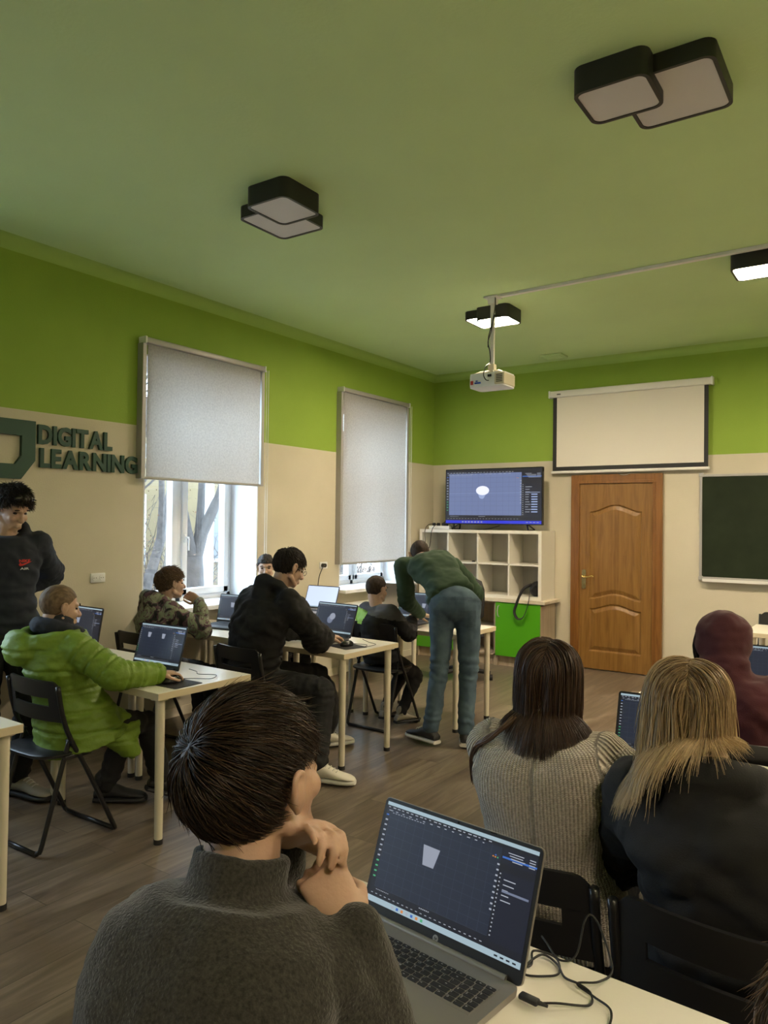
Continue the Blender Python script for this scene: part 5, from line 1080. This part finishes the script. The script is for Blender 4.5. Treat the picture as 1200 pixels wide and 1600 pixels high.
# man bending over the desk
P = person('person in a dark green sweater and faded jeans bending over the far desk', dict(
    s=1.04, pelvis=(2.17, -3.36, .985), neck=(1.755, -3.08, 1.262), head=(1.635, -2.97, 1.30), face=(-38, -42, 0), twist=-35, ptwist=-30, stand=1, hs=1.0, vox=.006, bow=.055, shw=.185,
    wristL=(1.62, -2.90, .83), elbowL=(1.60, -3.5, .95), handL=dict(d=(.3, .8, -.2), p=(0, 0, -1)), wristR=(1.95, -2.72, .80), elbowR=(2.2, -2.8, 1.1),
    ankleL=(2.03, -3.44, .10), kneeL=(2.0, -2.7, .5), ankleR=(2.25, -3.34, .10), kneeR=(2.15, -2.7, .5), footL=-75, footR=-25,
    top=dict(mat=M_greens, name='sweater', pad=.018, hem=.10, fold=.009, seed=37, collar=(.01, .008), vox=.009), pants=dict(mat=M_jean, pad=.012, ar=.048), shoes=dict(mat=M_blkshoe, sole=M_rub, laces=M_rub)))
hair_cap(P, H_crop, r=(.077, .096, .090), zf=.060, zs=.004, zb=-.066, rough=.0015, seed=37)
M_jeand = denim_mat('denim_pocket', (.028, .052, .078), (.08, .125, .165)); Bk = V(.5, -.866, 0); Lt = V(.866, .5, 0)
for sx_ in (-1, 1): patch(P.root, P.pants, lambda c, n: (np.abs(c@Lt-sx_*.085) < .058) & (c[:, 2] < .965) & (c[:, 2] > .83+.3*np.abs(np.abs(c@Lt-sx_*.085)-.0)) & (n@Bk > .3), .004, 'back_pocket', M_jeand)
patch(P.root, P.pants, lambda c, n: (c[:, 2]+(c@Bk)*-.25 > .995) & (c[:, 2]+(c@Bk)*-.25 < 1.03) & (n@Bk > -.9), .004, 'waistband', M_jeand)
# standing teenager
P = person('person standing at the left edge in a navy hoodie, looking down', dict(
    s=1.02, pelvis=(.655, -5.775, .93), neck=(.66, -5.765, 1.465), head=(.70, -5.745, 1.612), face=(84, -24, 0), twist=112, ptwist=100, stand=1, hs=1.0, vox=.005, bow=-.01, shw=.165, shroll=0,
    wristL=(.53, -5.66, 1.12), elbowL=(.50, -5.3, 1.15), wristR=(.5, -5.9, 1.02), elbowR=(.4, -6.3, 1.1), ankleL=(.66, -5.66, .10), kneeL=(1.1, -5.7, .5), ankleR=(.60, -5.93, .10), kneeR=(1.1, -5.9, .5), footL=80, footR=95,
    top=dict(mat=M_navy, name='hoodie', pad=.032, hem=-.10, hood=.85, fold=.010, seed=41), pants=dict(mat=M_blackp, pad=.02), shoes=dict(mat=M_brs, sole=M_blkshoe, laces=M_rub)))
hair_cap(P, H_black, zf=.062, zs=.01, zb=-.07, rough=.008, seed=41, off=.006, parts=[((0, .065, .088), (.055, .035, .028))])
strands(P, H_black, 3500, std_hairline(.4, -.1, -.75), away((0, -.5, .8), .0, .35), lambda d: .045-.012*np.clip(d[:, 1], 0, 1), K=9, rad=.002, lift=.022, jit=.35, seed=42, curl=.45)
Hh = P.H-P.org; q = MB().tube([Hh+P.R@(V(.088*math.sin(a), .005, .03+.098*math.cos(a))) for a in np.linspace(-1.75, 1.75, 20)], .008, 8, flat=.6)
obj('headband', q, M_tvb, P.root, smooth=True); obj('sunglasses', MB().ell(Hh+P.R@V(-.03, .075, .088), (.030, .012, .018), P.R).ell(Hh+P.R@V(.035, .075, .088), (.030, .012, .018), P.R), M_tvb, P.root, smooth=True)
# red chest mark
M_redm = mat('red_print', (.62, .03, .03), .6); M_wpr = mat('white_print', (.6, .62, .62), .6); cx = V(.62, -5.79, 1.31); Fx = V(math.cos(math.radians(22)), -math.sin(math.radians(22)), 0); Rt = V(-.375, -.927, 0)
def chest(mb_pts, fs, m, nm, o=.155):
    q = MB(); b = V(0, .01, 1.315)+Fx*o-Rt*.085
    q.add([b-Rt*p[0]+V(0, 0, p[1])+Fx*(.0-abs(p[0])*.15) for p in mb_pts], fs); return obj(nm, q, m, P.root, fix=False)
sw = [(-.030, -.006), (-.024, -.014), (-.012, -.013), (.0, -.007), (.038, .012), (.002, .002), (-.010, -.002), (-.018, -.001), (-.020, .004), (-.018, .010)]
chest(sw, [tuple(range(len(sw)))], M_redm, 'chest_mark'); 
for wd, z, sz, m in (('NIKE', .006, .016, M_redm), ('AIR', -.034, .012, M_wpr)):
    vs, fs, w, h = text_mb(wd, 1, 0, .03); chest([((v[0]-w/2)*(.055 if wd == 'NIKE' else .045)/w, z+v[1]/h*sz) for v in vs], fs, m, 'chest_lettering')
# person in the corner
P = person('person of whom only brown hair shows in the lower right corner', dict(
    s=.84, pelvis=(4.72, -7.34, .50), neck=(4.70, -7.14, .865), head=(4.685, -7.055, .985), face=(0, -20, 0), eyes=False, hs=.92, vox=.007, wristR=(4.82, -7.06, .79), wristL=(4.6, -7.0, .79), top=dict(mat=M_navy, name='sweatshirt', pad=.03, fold=.006), pants=dict(mat=M_jean2)))
hair_cap(P, H_mid, zf=.055, zs=-.05, zb=-.09, rough=.003, seed=43); strands(P, H_mid, 2500, HL, away((0, -.5, .8), .3, 0), lambda d: .09+0*d[:, 0], K=9, rad=.0014, lift=.010, jit=.1, seed=44)
# ------------------------------------------------------------------ loose cable on the foreground desk
o = thing('usb_cable', 'tangled thin black cable on the foreground desk, plugged into the silver laptop', 'cable', (4.2, -6.79, TT)); z = .0035
pts = [(4.225, -6.795), (4.255, -6.78), (4.298, -6.743), (4.292, -6.715), (4.268, -6.706), (4.235, -6.69), (4.211, -6.665), (4.178, -6.658), (4.163, -6.70), (4.176, -6.73), (4.208, -6.72), (4.222, -6.684), (4.201, -6.647), (4.160, -6.655), (4.170, -6.69), (4.150, -6.72)]
obj('cord', MB().tube([(x-4.2, y+6.79, z+.004*math.sin(i*2.1)+.004) for i, (x, y) in enumerate(pts)], .0021, 6, smooth=8), M_cable, o)
pts = [(4.150, -6.59, .002), (4.172, -6.62, .010), (4.21, -6.65, .004), (4.235, -6.63, .012), (4.228, -6.565, .045), (4.235, -6.545, .050), (4.256, -6.555, .035), (4.30, -6.62, .004), (4.295, -6.68, .008), (4.262, -6.70, .003), (4.30, -6.72, .003), (4.335, -6.74, .003), (4.345, -6.80, .003), (4.33, -6.88, .003)]
obj('cord', MB().tube([(x-4.2, y+6.79, zz+.004) for x, y, zz in pts], .0021, 6, smooth=8), M_cable, o)
obj('usb_plug', MB().box((.012, -.006, .011), (.036, .016, .009), bev=.003, rz=-.1).tube([(.028, -.006, .011), (.045, -.004, .009)], [.0045, .0025], 8), M_cable, o, smooth=40)
o = thing('usb_cable', 'short black cable with a plug lying beside the laptop under the wall socket', 'cable', (.60, -5.16, TT))
obj('cord', MB().tube([(-.10, .03, .004), (-.05, .0, .004), (.0, -.03, .006), (.05, -.02, .004), (.09, .0, .006)], .003, 6, smooth=6), M_cable, o); obj('usb_plug', MB().box((.12, .008, .008), (.06, .02, .012), bev=.003), M_cable, o)
# backpack under the middle desk, headset on the far desk
bp_ = thing('backpack', 'dark backpack with an orange trim standing under the middle desk', 'bag', (1.42, -3.90, 0)); q = MB().ell((0, 0, .26), (.13, .09, .25)).ell((0, -.08, .17), (.09, .06, .12)); me = remesh(q, .008, 3); displace(me, lambda c: fbm(c*18, 3)*.006); obj('sack', me, M_bag, bp_, smooth=True)
obj('trim', MB().tube([(.06, -.115, .10), (.10, -.10, .17), (.085, -.105, .26)], .007, 8, smooth=4), mat('orange_webbing', (.6, .12, .03), .6), bp_, smooth=True); obj('carry_handle', MB().tube([(-.04, 0, .49), (-.03, 0, .54), (.03, 0, .54), (.04, 0, .49)], .008, 8, smooth=4), M_bag, bp_, smooth=True)
hd = thing('headset', 'black headset lying beside the grey laptop under the far window', 'headset', (.93, -1.93, TT+.004)); obj('headband', MB().tube([(.08*math.cos(a), .02*math.sin(a), .01+.075*math.sin(a)) for a in np.linspace(0, PI, 16)], .007, 8), M_blk, hd, smooth=True)
for s_ in (-1, 1): obj('ear_cup', MB().cyl((s_*.068, 0, .03), (s_*.088, 0, .03), .034), M_blk, hd, smooth=40)
